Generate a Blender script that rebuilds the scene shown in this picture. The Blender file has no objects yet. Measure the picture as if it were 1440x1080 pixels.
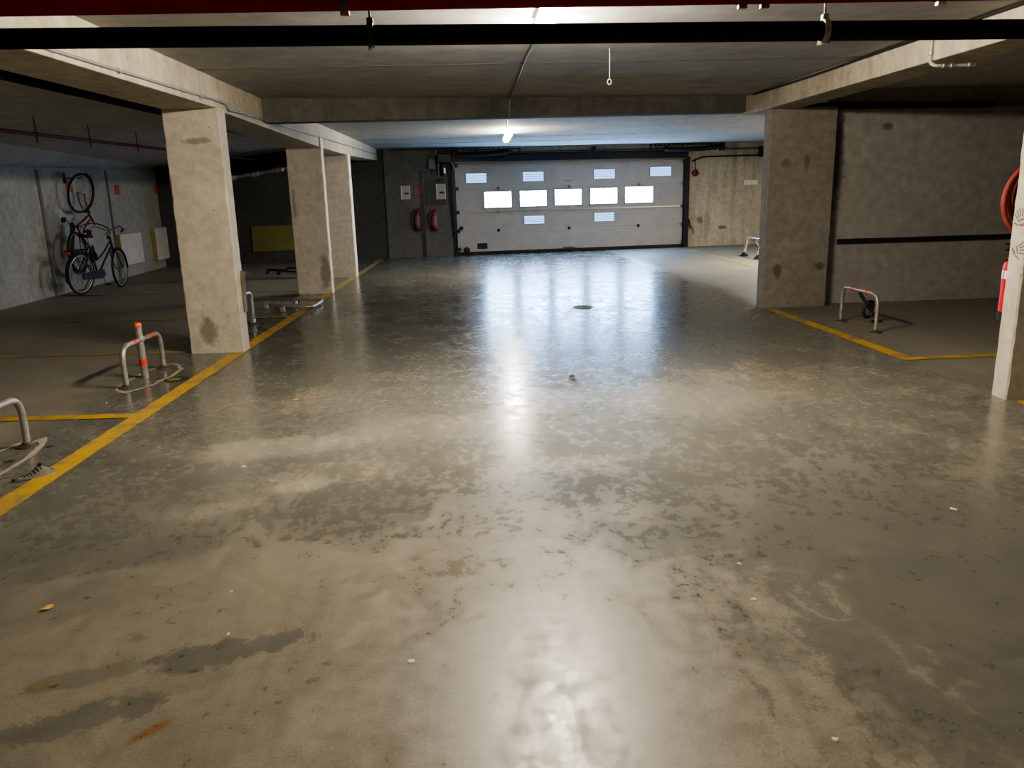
import bpy, math, random
from mathutils import Vector, Matrix
random.seed(7)
SC = bpy.context.scene
COL = SC.collection
PI = math.pi

# ------------------------------------------------------------------ materials
def new_mat(name):
    m = bpy.data.materials.new(name); m.use_nodes = True
    nt = m.node_tree
    b = nt.nodes['Principled BSDF']
    return m, nt, b

def plain(name, col, rough=.5, metal=0., emit=None, es=0., var=.0, vscale=30., bump=0.):
    m, nt, b = new_mat(name)
    b.inputs['Base Color'].default_value = (*col, 1)
    b.inputs['Roughness'].default_value = rough
    b.inputs['Metallic'].default_value = metal
    if emit:
        b.inputs['Emission Color'].default_value = (*emit, 1)
        b.inputs['Emission Strength'].default_value = es
    if var or bump:
        g = nt.nodes.new('ShaderNodeNewGeometry')
        n = noise(nt, g.outputs['Position'], vscale, 5, .6)
        if var:
            mx = ramp(nt, n, [(.3, tuple(c*(1-var) for c in col)), (.7, tuple(min(1, c*(1+var*.7)) for c in col))])
            nt.links.new(mx, b.inputs['Base Color'])
            mr = mapr(nt, n, .3, .7, max(.05, rough-.12), min(1, rough+.12)); nt.links.new(mr, b.inputs['Roughness'])
        if bump: add_bump(nt, b, n, bump, .01)
    return m

def noise(nt, vec, scale, detail=4, rough=.55, dist=0., stretch=None):
    if stretch:
        mp = nt.nodes.new('ShaderNodeMapping'); nt.links.new(vec, mp.inputs['Vector'])
        mp.inputs['Scale'].default_value = stretch; vec = mp.outputs['Vector']
    n = nt.nodes.new('ShaderNodeTexNoise')
    n.inputs['Scale'].default_value = scale; n.inputs['Detail'].default_value = detail
    n.inputs['Roughness'].default_value = rough; n.inputs['Distortion'].default_value = dist
    nt.links.new(vec, n.inputs['Vector'])
    return n.outputs['Fac']

def ramp(nt, fac, stops):
    r = nt.nodes.new('ShaderNodeValToRGB'); e = r.color_ramp.elements
    while len(e) < len(stops): e.new(.5)
    for k, (p, c) in enumerate(stops):
        e[k].position = p; e[k].color = (*c, 1) if len(c) == 3 else c
    nt.links.new(fac, r.inputs['Fac']); return r.outputs['Color']

def mapr(nt, v, a, b, c, d, smooth=False):
    n = nt.nodes.new('ShaderNodeMapRange')
    if smooth: n.interpolation_type = 'SMOOTHSTEP'
    for i, x in zip((1, 2, 3, 4), (a, b, c, d)): n.inputs[i].default_value = x
    nt.links.new(v, n.inputs[0]); return n.outputs[0]

def mixc(nt, fac, a, b, mode='MIX'):
    n = nt.nodes.new('ShaderNodeMix'); n.data_type = 'RGBA'; n.blend_type = mode
    for sock, v in ((n.inputs[0], fac), (n.inputs[6], a), (n.inputs[7], b)):
        if isinstance(v, (int, float)): sock.default_value = v
        elif isinstance(v, tuple): sock.default_value = (*v, 1)
        else: nt.links.new(v, sock)
    return n.outputs[2]

def math_n(nt, op, a, b=None, clamp=False):
    n = nt.nodes.new('ShaderNodeMath'); n.operation = op; n.use_clamp = clamp
    for i, v in enumerate((a, b)):
        if v is None: continue
        if isinstance(v, (int, float)): n.inputs[i].default_value = v
        else: nt.links.new(v, n.inputs[i])
    return n.outputs[0]

def add_bump(nt, b, h, strength, dist):
    n = nt.nodes.new('ShaderNodeBump'); n.inputs['Strength'].default_value = strength
    n.inputs['Distance'].default_value = dist
    nt.links.new(h, n.inputs['Height']); nt.links.new(n.outputs['Normal'], b.inputs['Normal'])

def blob(nt, pos, c, r, wob, amp=.9, rot=0.):
    """soft-edged irregular patch around world point c with radii r, edge broken up by wob"""
    mp = nt.nodes.new('ShaderNodeMapping'); mp.vector_type = 'TEXTURE'
    mp.inputs['Location'].default_value = c; mp.inputs['Scale'].default_value = r
    mp.inputs['Rotation'].default_value = (0, 0, rot)
    nt.links.new(pos, mp.inputs['Vector'])
    ln = nt.nodes.new('ShaderNodeVectorMath'); ln.operation = 'LENGTH'; nt.links.new(mp.outputs['Vector'], ln.inputs[0])
    d = math_n(nt, 'ADD', ln.outputs['Value'], math_n(nt, 'MULTIPLY', math_n(nt, 'SUBTRACT', wob, .5), amp*2))
    return d

def concrete(name, dark, light, scale=1.2, rough=.8, spots=True, blobs=(), streak=0., bump=.25):
    m, nt, b = new_mat(name)
    pos = nt.nodes.new('ShaderNodeNewGeometry').outputs['Position']
    n1 = noise(nt, pos, scale, 6, .6, .4)
    n2 = noise(nt, pos, scale*9, 4, .6)
    n3 = noise(nt, pos, 130, 2, .5)
    col = ramp(nt, n1, [(.32, dark), (.68, light)])
    col = mixc(nt, .35, col, ramp(nt, n2, [(.3, tuple(c*.6 for c in dark)), (.7, tuple(min(1, c*1.2) for c in light))]))
    if streak:
        ns = noise(nt, pos, 1, 4, .6, .2, stretch=(5, 5, .45))
        col = mixc(nt, math_n(nt, 'MULTIPLY', mapr(nt, ns, .45, .7, 0, 1), streak), col, tuple(c*.45 for c in dark))
    if spots:
        v = nt.nodes.new('ShaderNodeTexVoronoi'); v.inputs['Scale'].default_value = 11; nt.links.new(pos, v.inputs['Vector'])
        sp = mapr(nt, v.outputs['Distance'], .05, .1, 1, 0)
        gate = mapr(nt, noise(nt, pos, 3.1, 2), .5, .56, 0, .75)
        col = mixc(nt, math_n(nt, 'MULTIPLY', sp, gate), col, tuple(c*.3 for c in dark))
    for c, r, tint, amt in blobs:
        d = blob(nt, pos, c, r, n2, .6)
        col = mixc(nt, mapr(nt, d, .6, 1.1, amt, 0), col, tint)
    nt.links.new(col, b.inputs['Base Color'])
    b.inputs['Roughness'].default_value = rough
    b.inputs['Specular IOR Level'].default_value = .3
    add_bump(nt, b, math_n(nt, 'ADD', n2, math_n(nt, 'MULTIPLY', n3, .3)), bump, .006)
    return m

def floor_mat():
    m, nt, b = new_mat('polished_worn_concrete')
    pos = nt.nodes.new('ShaderNodeNewGeometry').outputs['Position']
    big = noise(nt, pos, .55, 8, .62, .9)
    mid = noise(nt, pos, 1.7, 9, .68, .7, stretch=(1, 1.25, 1))
    fin = noise(nt, pos, 14, 5, .65)
    swirl = noise(nt, pos, 3.5, 6, .65, 1.5, stretch=(1.7, .8, 1))
    grit = noise(nt, pos, 75, 3, .6)
    TAN, TAN2 = (.250, .221, .168), (.212, .190, .146)
    GREY, GREYD = (.168, .161, .132), (.122, .120, .100)
    fine2 = noise(nt, pos, 26, 5, .7)
    ww = math_n(nt, 'ADD', math_n(nt, 'MULTIPLY', swirl, .6), math_n(nt, 'MULTIPLY', fine2, .4))
    tan = ramp(nt, mid, [(.35, TAN2), (.65, TAN)])
    grey = ramp(nt, mid, [(.35, GREYD), (.65, GREY)])
    # broad tan zones along the middle of the aisle, breaking up into worn grey skin, plus painted dimming far off
    base = math_n(nt, 'ADD', math_n(nt, 'MULTIPLY', big, .70), math_n(nt, 'ADD', math_n(nt, 'MULTIPLY', mid, .22), math_n(nt, 'MULTIPLY', ww, .08)))
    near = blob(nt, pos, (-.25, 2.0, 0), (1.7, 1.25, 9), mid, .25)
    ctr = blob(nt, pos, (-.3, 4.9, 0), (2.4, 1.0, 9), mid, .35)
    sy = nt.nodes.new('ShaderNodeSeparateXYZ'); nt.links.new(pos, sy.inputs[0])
    bias = math_n(nt, 'ADD', mapr(nt, near, .5, 1.3, .15, 0), math_n(nt, 'ADD', mapr(nt, ctr, .3, 1.2, .02, 0), mapr(nt, sy.outputs['Y'], 3.0, 6.5, 0, -.09)))  # last term greys the far floor, dimmer light painted into the colour
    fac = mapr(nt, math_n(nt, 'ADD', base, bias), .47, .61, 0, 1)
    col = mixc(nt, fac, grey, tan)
    # darker scuffed patches: (centre, radii, rotation, strength)
    for c, r, rot, amt in [((-.86, 2.27, 0), (.26, .085, 9), .28, .85), ((-1.16, 1.96, 0), (.2, .07, 9), .35, .75), ((-1.22, 2.18, 0), (.25, .05, 9), .3, .5), ((-.95, 2.1, 0), (.2, .05, 9), .3, .3),
                      ((-.62, 3.45, 0), (.52, .42, 9), -.05, .75), ((-1.55, 3.05, 0), (.6, .16, 9), .2, .6), ((.45, 3.6, 0), (.33, .3, 9), .1, .6), ((.75, 3.05, 0), (.38, .3, 9), .1, .6),
                      ((1.75, 2.6, 0), (.8, 1.5, 9), -.2, .65), ((1.9, 3.9, 0), (.9, .5, 9), 0, .4), ((-1.3, 7.2, 0), (.7, 1.3, 9), .1, .6), ((2.4, 7.6, 0), (.9, 1.5, 9), -.1, .65), ((-1.5, 5.0, 0), (.6, .7, 9), -.1, .35), ((-1.55, 4.0, 0), (.45, .25, 9), .2, .4)]:
        d = blob(nt, pos, c, r, ww, 2.1, rot)
        col = mixc(nt, mapr(nt, d, .80, 1.02, amt, 0), col, (.108, .108, .092))
    for c, r, rot, amt in [((-.93, 3.78, 0), (.15, .1, 9), .5, .8), ((-1.25, 4.45, 0), (.5, .2, 9), .2, .6), ((-.25, 4.75, 0), (.6, .3, 9), 0, .3), ((.5, 3.95, 0), (.18, .1, 9), .1, .6), ((.75, 4.0, 0), (.2, .05, 9), .1, .5), ((.62, 3.25, 0), (.16, .1, 9), -.4, .5), ((-1.55, 9.6, 0), (.3, .45, 9), 0, .5), ((1.5, 5.2, 0), (.7, .5, 9), 0, .35), ((-1.3, 3.5, 0), (.25, .1, 9), .4, .4)]:
        d = blob(nt, pos, c, r, ww, 2.1, rot)
        col = mixc(nt, mapr(nt, d, .80, 1.02, amt, 0), col, (.315, .285, .225))
    d = blob(nt, pos, (-.94, 1.895, 0), (.075, .022, 9), mid, .35, .85)
    col = mixc(nt, mapr(nt, d, .5, 1.1, .75, 0), col, (.22, .10, .03))
    d = blob(nt, pos, (-1.36, 2.13, 0), (.05, .03, 9), mid, .5)
    col = mixc(nt, mapr(nt, d, .5, 1.1, .6, 0), col, (.2, .13, .05))
    # fine mottling, tyre smears along the driving direction, pale chips
    col = mixc(nt, .55, col, ramp(nt, fin, [(.3, (.66, .66, .66)), (.7, (1.18, 1.18, 1.18))]), 'MULTIPLY')
    spk = noise(nt, pos, 110, 4, .75)
    col = mixc(nt, .6, col, ramp(nt, spk, [(.3, (.6, .6, .6)), (.7, (1.3, 1.3, 1.3))]), 'MULTIPLY')
    tyre = noise(nt, pos, 1, 5, .6, .1, stretch=(6, .35, 1))
    col = mixc(nt, mapr(nt, tyre, .52, .72, 0, .38), col, (.09, .087, .073))
    v = nt.nodes.new('ShaderNodeTexVoronoi'); v.inputs['Scale'].default_value = 5; nt.links.new(pos, v.inputs['Vector'])
    chip = math_n(nt, 'MULTIPLY', mapr(nt, v.outputs['Distance'], .025, .05, 1, 0), mapr(nt, noise(nt, pos, 1.1, 2), .57, .60, 0, .6))
    col = mixc(nt, chip, col, (.45, .42, .34))
    # the parking bays are coloured lighter, standing in for light that misses them
    sx = nt.nodes.new('ShaderNodeSeparateXYZ'); nt.links.new(pos, sx.inputs[0])
    left = mapr(nt, sx.outputs['X'], -2.6, -3.6, 0, .45, True); right = mapr(nt, sx.outputs['X'], 3.4, 4.2, 0, .3, True)
    col = mixc(nt, math_n(nt, 'ADD', left, right), col, (.36, .325, .26))
    nt.links.new(col, b.inputs['Base Color'])
    ro = math_n(nt, 'ADD', mapr(nt, mid, .3, .7, .11, .25), mapr(nt, fin, .3, .7, -.07, .09))
    ro = math_n(nt, 'ADD', ro, mapr(nt, math_n(nt, 'ADD', left, right), 0, .2, 0, .32))
    ro = math_n(nt, 'ADD', ro, mapr(nt, ww, .38, .62, -.05, .13))
    ro = math_n(nt, 'ADD', ro, mapr(nt, sx.outputs['Y'], 2.0, 4.5, .16, 0, True))
    nt.links.new(ro, b.inputs['Roughness'])
    b.inputs['Specular IOR Level'].default_value = .55
    h = math_n(nt, 'ADD', math_n(nt, 'MULTIPLY', swirl, .45), math_n(nt, 'ADD', math_n(nt, 'MULTIPLY', fin, .35), math_n(nt, 'MULTIPLY', grit, .30)))
    add_bump(nt, b, h, .10, .010)
    return m

def paint_mat(name, col, wear):
    m, nt, b = new_mat(name)
    pos = nt.nodes.new('ShaderNodeNewGeometry').outputs['Position']
    n = noise(nt, pos, 5, 8, .7, .4); f = noise(nt, pos, 40, 4, .6)
    c = ramp(nt, f, [(.3, tuple(x*.75 for x in col)), (.7, col)])
    w = mapr(nt, n, .62-wear*.45, .74-wear*.3, 0, .9)
    nt.links.new(mixc(nt, w, c, (.15, .135, .1)), b.inputs['Base Color'])
    b.inputs['Roughness'].default_value = .5
    add_bump(nt, b, f, .15, .004)
    return m

MT = {}
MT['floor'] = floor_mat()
MT['yellow_paint'] = paint_mat('yellow_line_paint', (.54, .335, .035), .34)
MT['yellow_faded'] = paint_mat('faded_yellow_line_paint', (.40, .31, .11), .36)
MT['ceiling'] = concrete('ceiling_concrete', (.31, .303, .292), (.44, .432, .415), .5, .85, False, bump=.12)
MT['ceiling_bay'] = concrete('lifted_bay_ceiling_concrete', (.46, .44, .40), (.60, .575, .525), .6, .9, False, bump=.12)  # paler than the aisle ceiling, light for the bays put into the colour
MT['pillar'] = concrete('pillar_concrete', (.39, .35, .285), (.54, .495, .415), 1.4, .8, True,
    blobs=[((-2.64, 7.65, .22), (.1, .5, .15), (.13, .12, .1), .7), ((-2.55, 7.65, 2.02), (.13, .3, .035), (.17, .15, .12), .7), ((-2.4, 12.6, .35), (.09, .4, .3), (.2, .185, .15), .7),
           ((3.56, 4.9, 1.6), (.1, .1, .05), (.25, .22, .18), .4)])
MT['pillar_far'] = concrete('brightened_pillar_concrete', (.72, .67, .58), (.84, .79, .70), 1.4, .8, True,  # pillar concrete lightened to stand in for light on the far pillars
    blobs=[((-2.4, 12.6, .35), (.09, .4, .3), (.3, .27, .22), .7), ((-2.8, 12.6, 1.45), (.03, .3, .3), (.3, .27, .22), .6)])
MT['beam'] = concrete('beam_concrete', (.36, .32, .24), (.52, .47, .37), 1.0, .8, True, streak=.35)
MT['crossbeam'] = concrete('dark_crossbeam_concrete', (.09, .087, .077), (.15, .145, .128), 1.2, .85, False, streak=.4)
MT['fin'] = concrete('fin_wall_concrete', (.195, .18, .157), (.275, .254, .222), 1.2, .8, True,
    blobs=[((3.76, 9.4, .45), (.06, .3, .09), (.06, .055, .045), .7), ((4.3, 9.4, .5), (.07, .3, .06), (.07, .06, .05), .7), ((3.8, 9.4, 1.75), (.07, .3, .06), (.1, .09, .075), .6), ((4.05, 9.4, 1.75), (.04, .3, .09), (.1, .09, .075), .6)])
MT['baywall'] = concrete('bay_wall_concrete', (.265, .258, .24), (.365, .355, .33), .9, .85, False,
    blobs=[((5.13, 9.68, 2.15), (.08, .3, .05), (.08, .06, .04), .7), ((4.5, 9.68, 1.7), (.12, .3, .7), (.08, .075, .065), .7)])  # the tall second patch paints the shadow strip beside the broad pillar
MT['wall_left'] = concrete('painted_wall', (.31, .305, .28), (.42, .415, .38), .9, .8, False,
    blobs=[((-7.25, 14.0, .8), (.6, .5, .9), (.22, .215, .19), .8)])
MT['wall_seam'] = plain('wall_seam_filler', (.17, .15, .115), .9, var=.4)
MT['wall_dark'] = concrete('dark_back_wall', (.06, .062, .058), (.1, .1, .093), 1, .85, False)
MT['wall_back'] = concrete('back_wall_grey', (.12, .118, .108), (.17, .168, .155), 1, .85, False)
MT['wall_beige'] = concrete('back_wall_beige', (.44, .385, .285), (.62, .555, .43), 1.1, .85, False, streak=.6,
    blobs=[((6.35, 21.6, .72), (.09, .4, .11), (.16, .14, .11), .8), ((7.0, 21.65, .5), (.14, .4, .06), (.15, .13, .1), .85), ((6.15, 21.6, .45), (.06, .4, .12), (.18, .16, .12), .8)])
MT['black_pipe'] = plain('black_plastic_pipe', (.008, .008, .009), .75)
MT['red_pipe'] = plain('dark_red_gloss_paint', (.17, .001, .004), .8, var=.15, vscale=6)
MT['red_pipe_dull'] = plain('dull_red_paint', (.19, .03, .022), .6, var=.3)
MT['galv'] = plain('galvanised_steel', (.40, .385, .36), .40, .62, var=.3, vscale=25)
for k, v in (('red_pipe', .12), ('black_pipe', .15)): MT[k].node_tree.nodes['Principled BSDF'].inputs['Specular IOR Level'].default_value = v
MT['galv_dark'] = plain('tarnished_steel', (.20, .19, .175), .45, .8, var=.3)
MT['chrome'] = plain('bright_steel', (.7, .69, .66), .22, .95)
MT['red_band'] = plain('red_reflective_tape', (.75, .045, .03), .45)
MT['orange_cap'] = plain('orange_red_cap', (.80, .13, .06), .5)
MT['black'] = plain('matt_black', (.012, .012, .013), .6)
MT['dark_steel'] = plain('dark_steel', (.030, .031, .036), .42, .6, var=.3)
MT['foot_metal'] = plain('rusty_base_plate', (.09, .075, .06), .7, .3, var=.5)
MT['rubber'] = plain('tyre_rubber', (.015, .015, .015), .8)
MT['white_pipe'] = plain('pale_conduit', (.45, .43, .38), .5)
MT['grey_conduit'] = plain('grey_conduit', (.22, .21, .195), .5)
MT['door'] = None
MT['pane'] = plain('daylit_acrylic_pane', (.7, .75, .8), .3, emit=(.34, .60, 1.0), es=30.)
MT['vent_lit'] = plain('daylit_louvre', (.6, .7, .8), .5, emit=(.24, .52, 1.0), es=.85)
MT['vent_frame'] = plain('vent_slat_plastic', (.30, .33, .37), .5)
MT['lamp'] = plain('lit_diffuser', (.9, .9, .88), .4, emit=(1.0, .885, .71), es=150.)
MT['lamp2'] = plain('lit_diffuser_cool', (.9, .9, .9), .4, emit=(1.0, .91, .77), es=100.)
MT['lamp3'] = plain('lit_diffuser_dim', (.9, .9, .9), .4, emit=(1.0, .885, .71), es=100.)
MT['lamp_body'] = plain('fixture_housing', (.33, .31, .28), .5)
MT['foil'] = plain('crumpled_foil', (.50, .49, .46), .35, .8, var=.4, vscale=18, bump=.8)
MT['olive'] = plain('olive_board', (.085, .08, .045), .75, var=.2)
MT['yellow_board'] = plain('yellow_board', (.22, .205, .06), .7, var=.2, vscale=4)
MT['white_board'] = plain('white_insulation_board', (.62, .60, .57), .75, var=.12, vscale=5)
MT['board_edge'] = plain('yellow_foam_edge', (.36, .30, .13), .85, var=.2)
MT['sign_white'] = plain('sign_face', (.36, .36, .37), .5)
MT['sign_frame'] = plain('sign_aluminium', (.7, .7, .66), .35, .4)
MT['sign_red'] = plain('sign_red', (.34, .012, .025), .5)
MT['ext_red'] = plain('extinguisher_red_dimmed', (.24, .01, .015), .35)  # red darkened to stand in for dim light at the back wall
MT['ext_label'] = plain('extinguisher_label', (.26, .12, .13), .5)  # darkened along with the red
MT['ext_bright'] = plain('extinguisher_bright_red', (.55, .012, .02), .3)
MT['white'] = plain('white_paint', (.8, .8, .78), .5)
MT['hose_red'] = plain('red_hose_rubber', (.26, .035, .03), .45, var=.2)
MT['cover'] = plain('cast_cover', (.035, .033, .025), .6, .3, var=.5)
MT['cover_ring'] = plain('worn_cover_rim', (.33, .31, .26), .5, .3, var=.3)
MT['cover_yellow'] = plain('painted_cover', (.20, .165, .02), .6, var=.6)
MT['brown_guard'] = plain('brown_corner_guard', (.14, .10, .055), .6, var=.3)
MT['leaf'] = plain('dry_leaf', (.62, .36, .12), .7, var=.3, vscale=60)
MT['leaf_dark'] = plain('dark_leaf', (.03, .027, .022), .7)
MT['chip'] = plain('pale_chip', (.62, .57, .46), .8)
MT['plastic_grey'] = plain('ribbed_grey_plastic', (.15, .145, .14), .55, var=.3, vscale=80)
MT['hand'] = plain('charcoal_handprint', (.16, .145, .12), .9)
MT['dust'] = plain('pale_mortar', (.34, .30, .235), .9, var=.4, vscale=18)
MT['red_square'] = plain('red_wall_patch', (.52, .075, .055), .8, var=.3, vscale=12)
MT['bike_black'] = plain('black_enamel', (.014, .014, .015), .35)
MT['bike_maroon'] = plain('maroon_enamel', (.14, .015, .02), .4)
MT['tail'] = plain('red_tail_lamp', (.8, .05, .03), .3)
MT['box_grey'] = plain('grey_control_box', (.16, .16, .16), .5)
def door_material():
    m, nt, b = new_mat('embossed_door_panel')
    g = nt.nodes.new('ShaderNodeTexCoord').outputs['Object']
    n = noise(nt, g, 3, 4); f = noise(nt, g, 60, 3)
    c = ramp(nt, n, [(.3, (.385, .37, .355)), (.7, (.45, .435, .42))])
    w = nt.nodes.new('ShaderNodeTexWave'); w.bands_direction = 'Z'; w.inputs['Scale'].default_value = 4.0
    nt.links.new(g, w.inputs['Vector'])
    nt.links.new(mixc(nt, mapr(nt, w.outputs['Fac'], 0, .12, .25, 0), c, (.3, .29, .27)), b.inputs['Base Color'])
    b.inputs['Roughness'].default_value = .45
    add_bump(nt, b, math_n(nt, 'ADD', f, w.outputs['Fac']), .3, .004)
    return m
MT['door'] = door_material()

# ------------------------------------------------------------------ geometry
class MB:
    def __init__(s): s.v = []; s.f = []
    def add(s, vs, fs):
        o = len(s.v); s.v += [Vector(p) for p in vs]; s.f += [tuple(i+o for i in f) for f in fs]; return s
    def box(s, c, d, rot=None):
        x, y, z = (t/2 for t in d)
        P = [Vector(p) for p in ((-x,-y,-z),(x,-y,-z),(x,y,-z),(-x,y,-z),(-x,-y,z),(x,-y,z),(x,y,z),(-x,y,z))]
        if rot is not None: P = [rot @ p for p in P]
        return s.add([p+Vector(c) for p in P], [(0,3,2,1),(4,5,6,7),(0,1,5,4),(1,2,6,5),(2,3,7,6),(3,0,4,7)])
    def box2(s, a, b):
        return s.box([(p+q)/2 for p, q in zip(a, b)], [abs(q-p) for p, q in zip(a, b)])
    def tube(s, pts, r, n=12, closed=False, cap=True):
        P = [Vector(p) for p in pts]; m = len(P)
        R = r if isinstance(r, (list, tuple)) else [r]*m
        T = []
        for i in range(m):
            a = P[(i-1) % m] if (closed or i > 0) else P[i]; b = P[(i+1) % m] if (closed or i < m-1) else P[i]
            T.append((b-a).normalized())
        up = Vector((0,0,1)) if abs(T[0].z) < .9 else Vector((1,0,0))
        N = (up - T[0]*up.dot(T[0])).normalized(); o = len(s.v)
        for i in range(m):
            N = (N - T[i]*N.dot(T[i])).normalized(); B = T[i].cross(N)
            for k in range(n):
                a = 2*PI*k/n; s.v.append(P[i] + (N*math.cos(a)+B*math.sin(a))*R[i])
        for i in range(m if closed else m-1):
            j = (i+1) % m
            for k in range(n):
                l = (k+1) % n; s.f.append((o+i*n+k, o+i*n+l, o+j*n+l, o+j*n+k))
        if cap and not closed:
            s.f.append(tuple(o+k for k in range(n))[::-1]); s.f.append(tuple(o+(m-1)*n+k for k in range(n)))
        return s
    def lathe(s, prof, mat=None, n=24):
        """prof: list of (radius, height) around z"""
        o = len(s.v); m = len(prof)
        for r, h in prof:
            for k in range(n):
                a = 2*PI*k/n; p = Vector((r*math.cos(a), r*math.sin(a), h)); s.v.append(mat @ p if mat else p)
        for i in range(m-1):
            for k in range(n):
                l = (k+1) % n; s.f.append((o+i*n+k, o+i*n+l, o+(i+1)*n+l, o+(i+1)*n+k))
        s.f.append(tuple(o+k for k in range(n))[::-1]); s.f.append(tuple(o+(m-1)*n+k for k in range(n)))
        return s
    def prism(s, poly, fr, d):
        """poly 2D in frame fr(u,v,w)->point, extruded by d along w"""
        n = len(poly); a = [fr(u, v, 0) for u, v in poly]; b = [fr(u, v, d) for u, v in poly]
        return s.add(a+b, [tuple(range(n))[::-1], tuple(range(n, 2*n))] + [(i, (i+1) % n, n+(i+1) % n, n+i) for i in range(n)])
    def xf(s, M): s.v = [M @ p for p in s.v]; return s
    def build(s, name, mat, parent=None, bevel=0., smooth=35, seg=2):
        me = bpy.data.meshes.new(name); me.from_pydata([tuple(p) for p in s.v], [], s.f); me.update()
        import bmesh
        bm = bmesh.new(); bm.from_mesh(me); bmesh.ops.recalc_face_normals(bm, faces=bm.faces); bm.to_mesh(me); bm.free()
        me.materials.append(mat if not isinstance(mat, str) else MT[mat])
        if smooth:
            for p in me.polygons: p.use_smooth = True
            me.set_sharp_from_angle(angle=math.radians(smooth))
        o = bpy.data.objects.new(name, me); COL.objects.link(o)
        if parent: o.parent = parent
        if bevel:
            md = o.modifiers.new('bevel', 'BEVEL'); md.width = bevel; md.segments = seg; md.limit_method = 'ANGLE'
        return o

def tag(o, label, cat=None, group=None, kind=None):
    o['label'] = label
    if cat: o['category'] = cat
    if group: o['group'] = group
    if kind: o['kind'] = kind
    return o
def thing(name, label, cat, loc=(0,0,0), rz=0., group=None, kind=None):
    o = bpy.data.objects.new(name, None); COL.objects.link(o); o.empty_display_size = .1
    o.location = loc; o.rotation_euler = (0, 0, rz)
    return tag(o, label, cat, group, kind)
def bez(pts, n=8):
    """Catmull-Rom through pts"""
    P = [Vector(p) for p in pts]; P = [P[0]*2-P[1]] + P + [P[-1]*2-P[-2]]; out = []
    for i in range(1, len(P)-2):
        a, b, c, d = P[i-1:i+3]
        for k in range(n):
            t = k/n; out.append(.5*((2*b) + (c-a)*t + (2*a-5*b+4*c-d)*t*t + (3*b-a-3*c+d)*t**3))
    return out + [P[-2]]
def rounded(pts, r, n=6):
    """polyline with filleted corners"""
    P = [Vector(p) for p in pts]; out = [P[0]]
    for i in range(1, len(P)-1):
        a, b, c = P[i-1:i+2]; u = (a-b).normalized(); w = (c-b).normalized(); rr = min(r, (a-b).length*.49, (c-b).length*.49)
        p, q = b+u*rr, b+w*rr
        for k in range(n+1):
            t = k/n; out.append((1-t)**2*p + 2*t*(1-t)*b + t*t*q)
    return out + [P[-1]]

def ceilz(y): return 2.47 + .0135*y
def wallY(x): return 20.85 + .12*x           # the back wall is slightly skewed to the aisle
AW = math.atan(.12)
def W(x, off=0., z=0.): return Vector((x, wallY(x), z)) + Vector((math.sin(AW), -math.cos(AW), 0))*off
def leftX(y): return -7.1 - .075*(y-11.8)
AL = math.atan(.075)

# ------------------------------------------------------------------ shell
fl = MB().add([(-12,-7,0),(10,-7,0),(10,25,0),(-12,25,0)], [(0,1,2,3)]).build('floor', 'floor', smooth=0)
tag(fl, 'worn polished concrete garage floor with tan and grey patches', 'floor', kind='structure')
def line(a, b, w, mat, z=.003, name='painted_line'):
    a, b = Vector((*a, 0)), Vector((*b, 0)); t = (b-a).normalized(); n = Vector((-t.y, t.x, 0))*w/2
    L = (b-a).length; k = max(2, int(L/.12)); rows = []
    vs = []; fs = []
    for i in range(k+1):
        p = a + t*L*i/k
        j = lambda: random.uniform(-.004, .004)
        q = [p-n*(1+j()*2), p+n*(1+j()*2)]
        vs += [(q[0].x+j(), q[0].y+j(), z), (q[1].x+j(), q[1].y+j(), z)]
        if i: fs.append((2*i-2, 2*i-1, 2*i+1, 2*i))
    o = MB().add(vs, fs).build(name, mat, fl, smooth=0); return o
line((-2.362, -2), (-2.362, 12.9), .135, 'yellow_paint')
line((-2.362, 12.9), (-2.362, 20.2), .13, 'yellow_faded')
line((-2.42, 5.325), (-6.4, 5.47), .115, 'yellow_paint', .0035)
line((-2.80, 7.77), (-6.9, 7.93), .12, 'yellow_faded', .0035)
line((-2.42, 10.08), (-6.9, 10.4), .12, 'yellow_faded', .0035)
line((-2.42, 13.2), (-7.0, 13.6), .11, 'yellow_faded', .0035)
line((-2.42, 15.95), (-7.0, 15.55), .11, 'yellow_faded', .0035)
line((3.648, 6.17), (3.648, 9.38), .135, 'yellow_paint')
line((3.60, 6.215), (6.6, 6.26), .105, 'yellow_paint', .0035)
line((3.648, -2), (3.648, 4.80), .135, 'yellow_paint')
line((5.72, 20.6), (5.5, 13.5), .14, 'yellow_faded')
line((5.72, 18.5), (8.2, 18.3), .11, 'yellow_faded', .0035)
line((3.95, 7.95), (4.35, 7.95), .05, 'yellow_faded')

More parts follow.
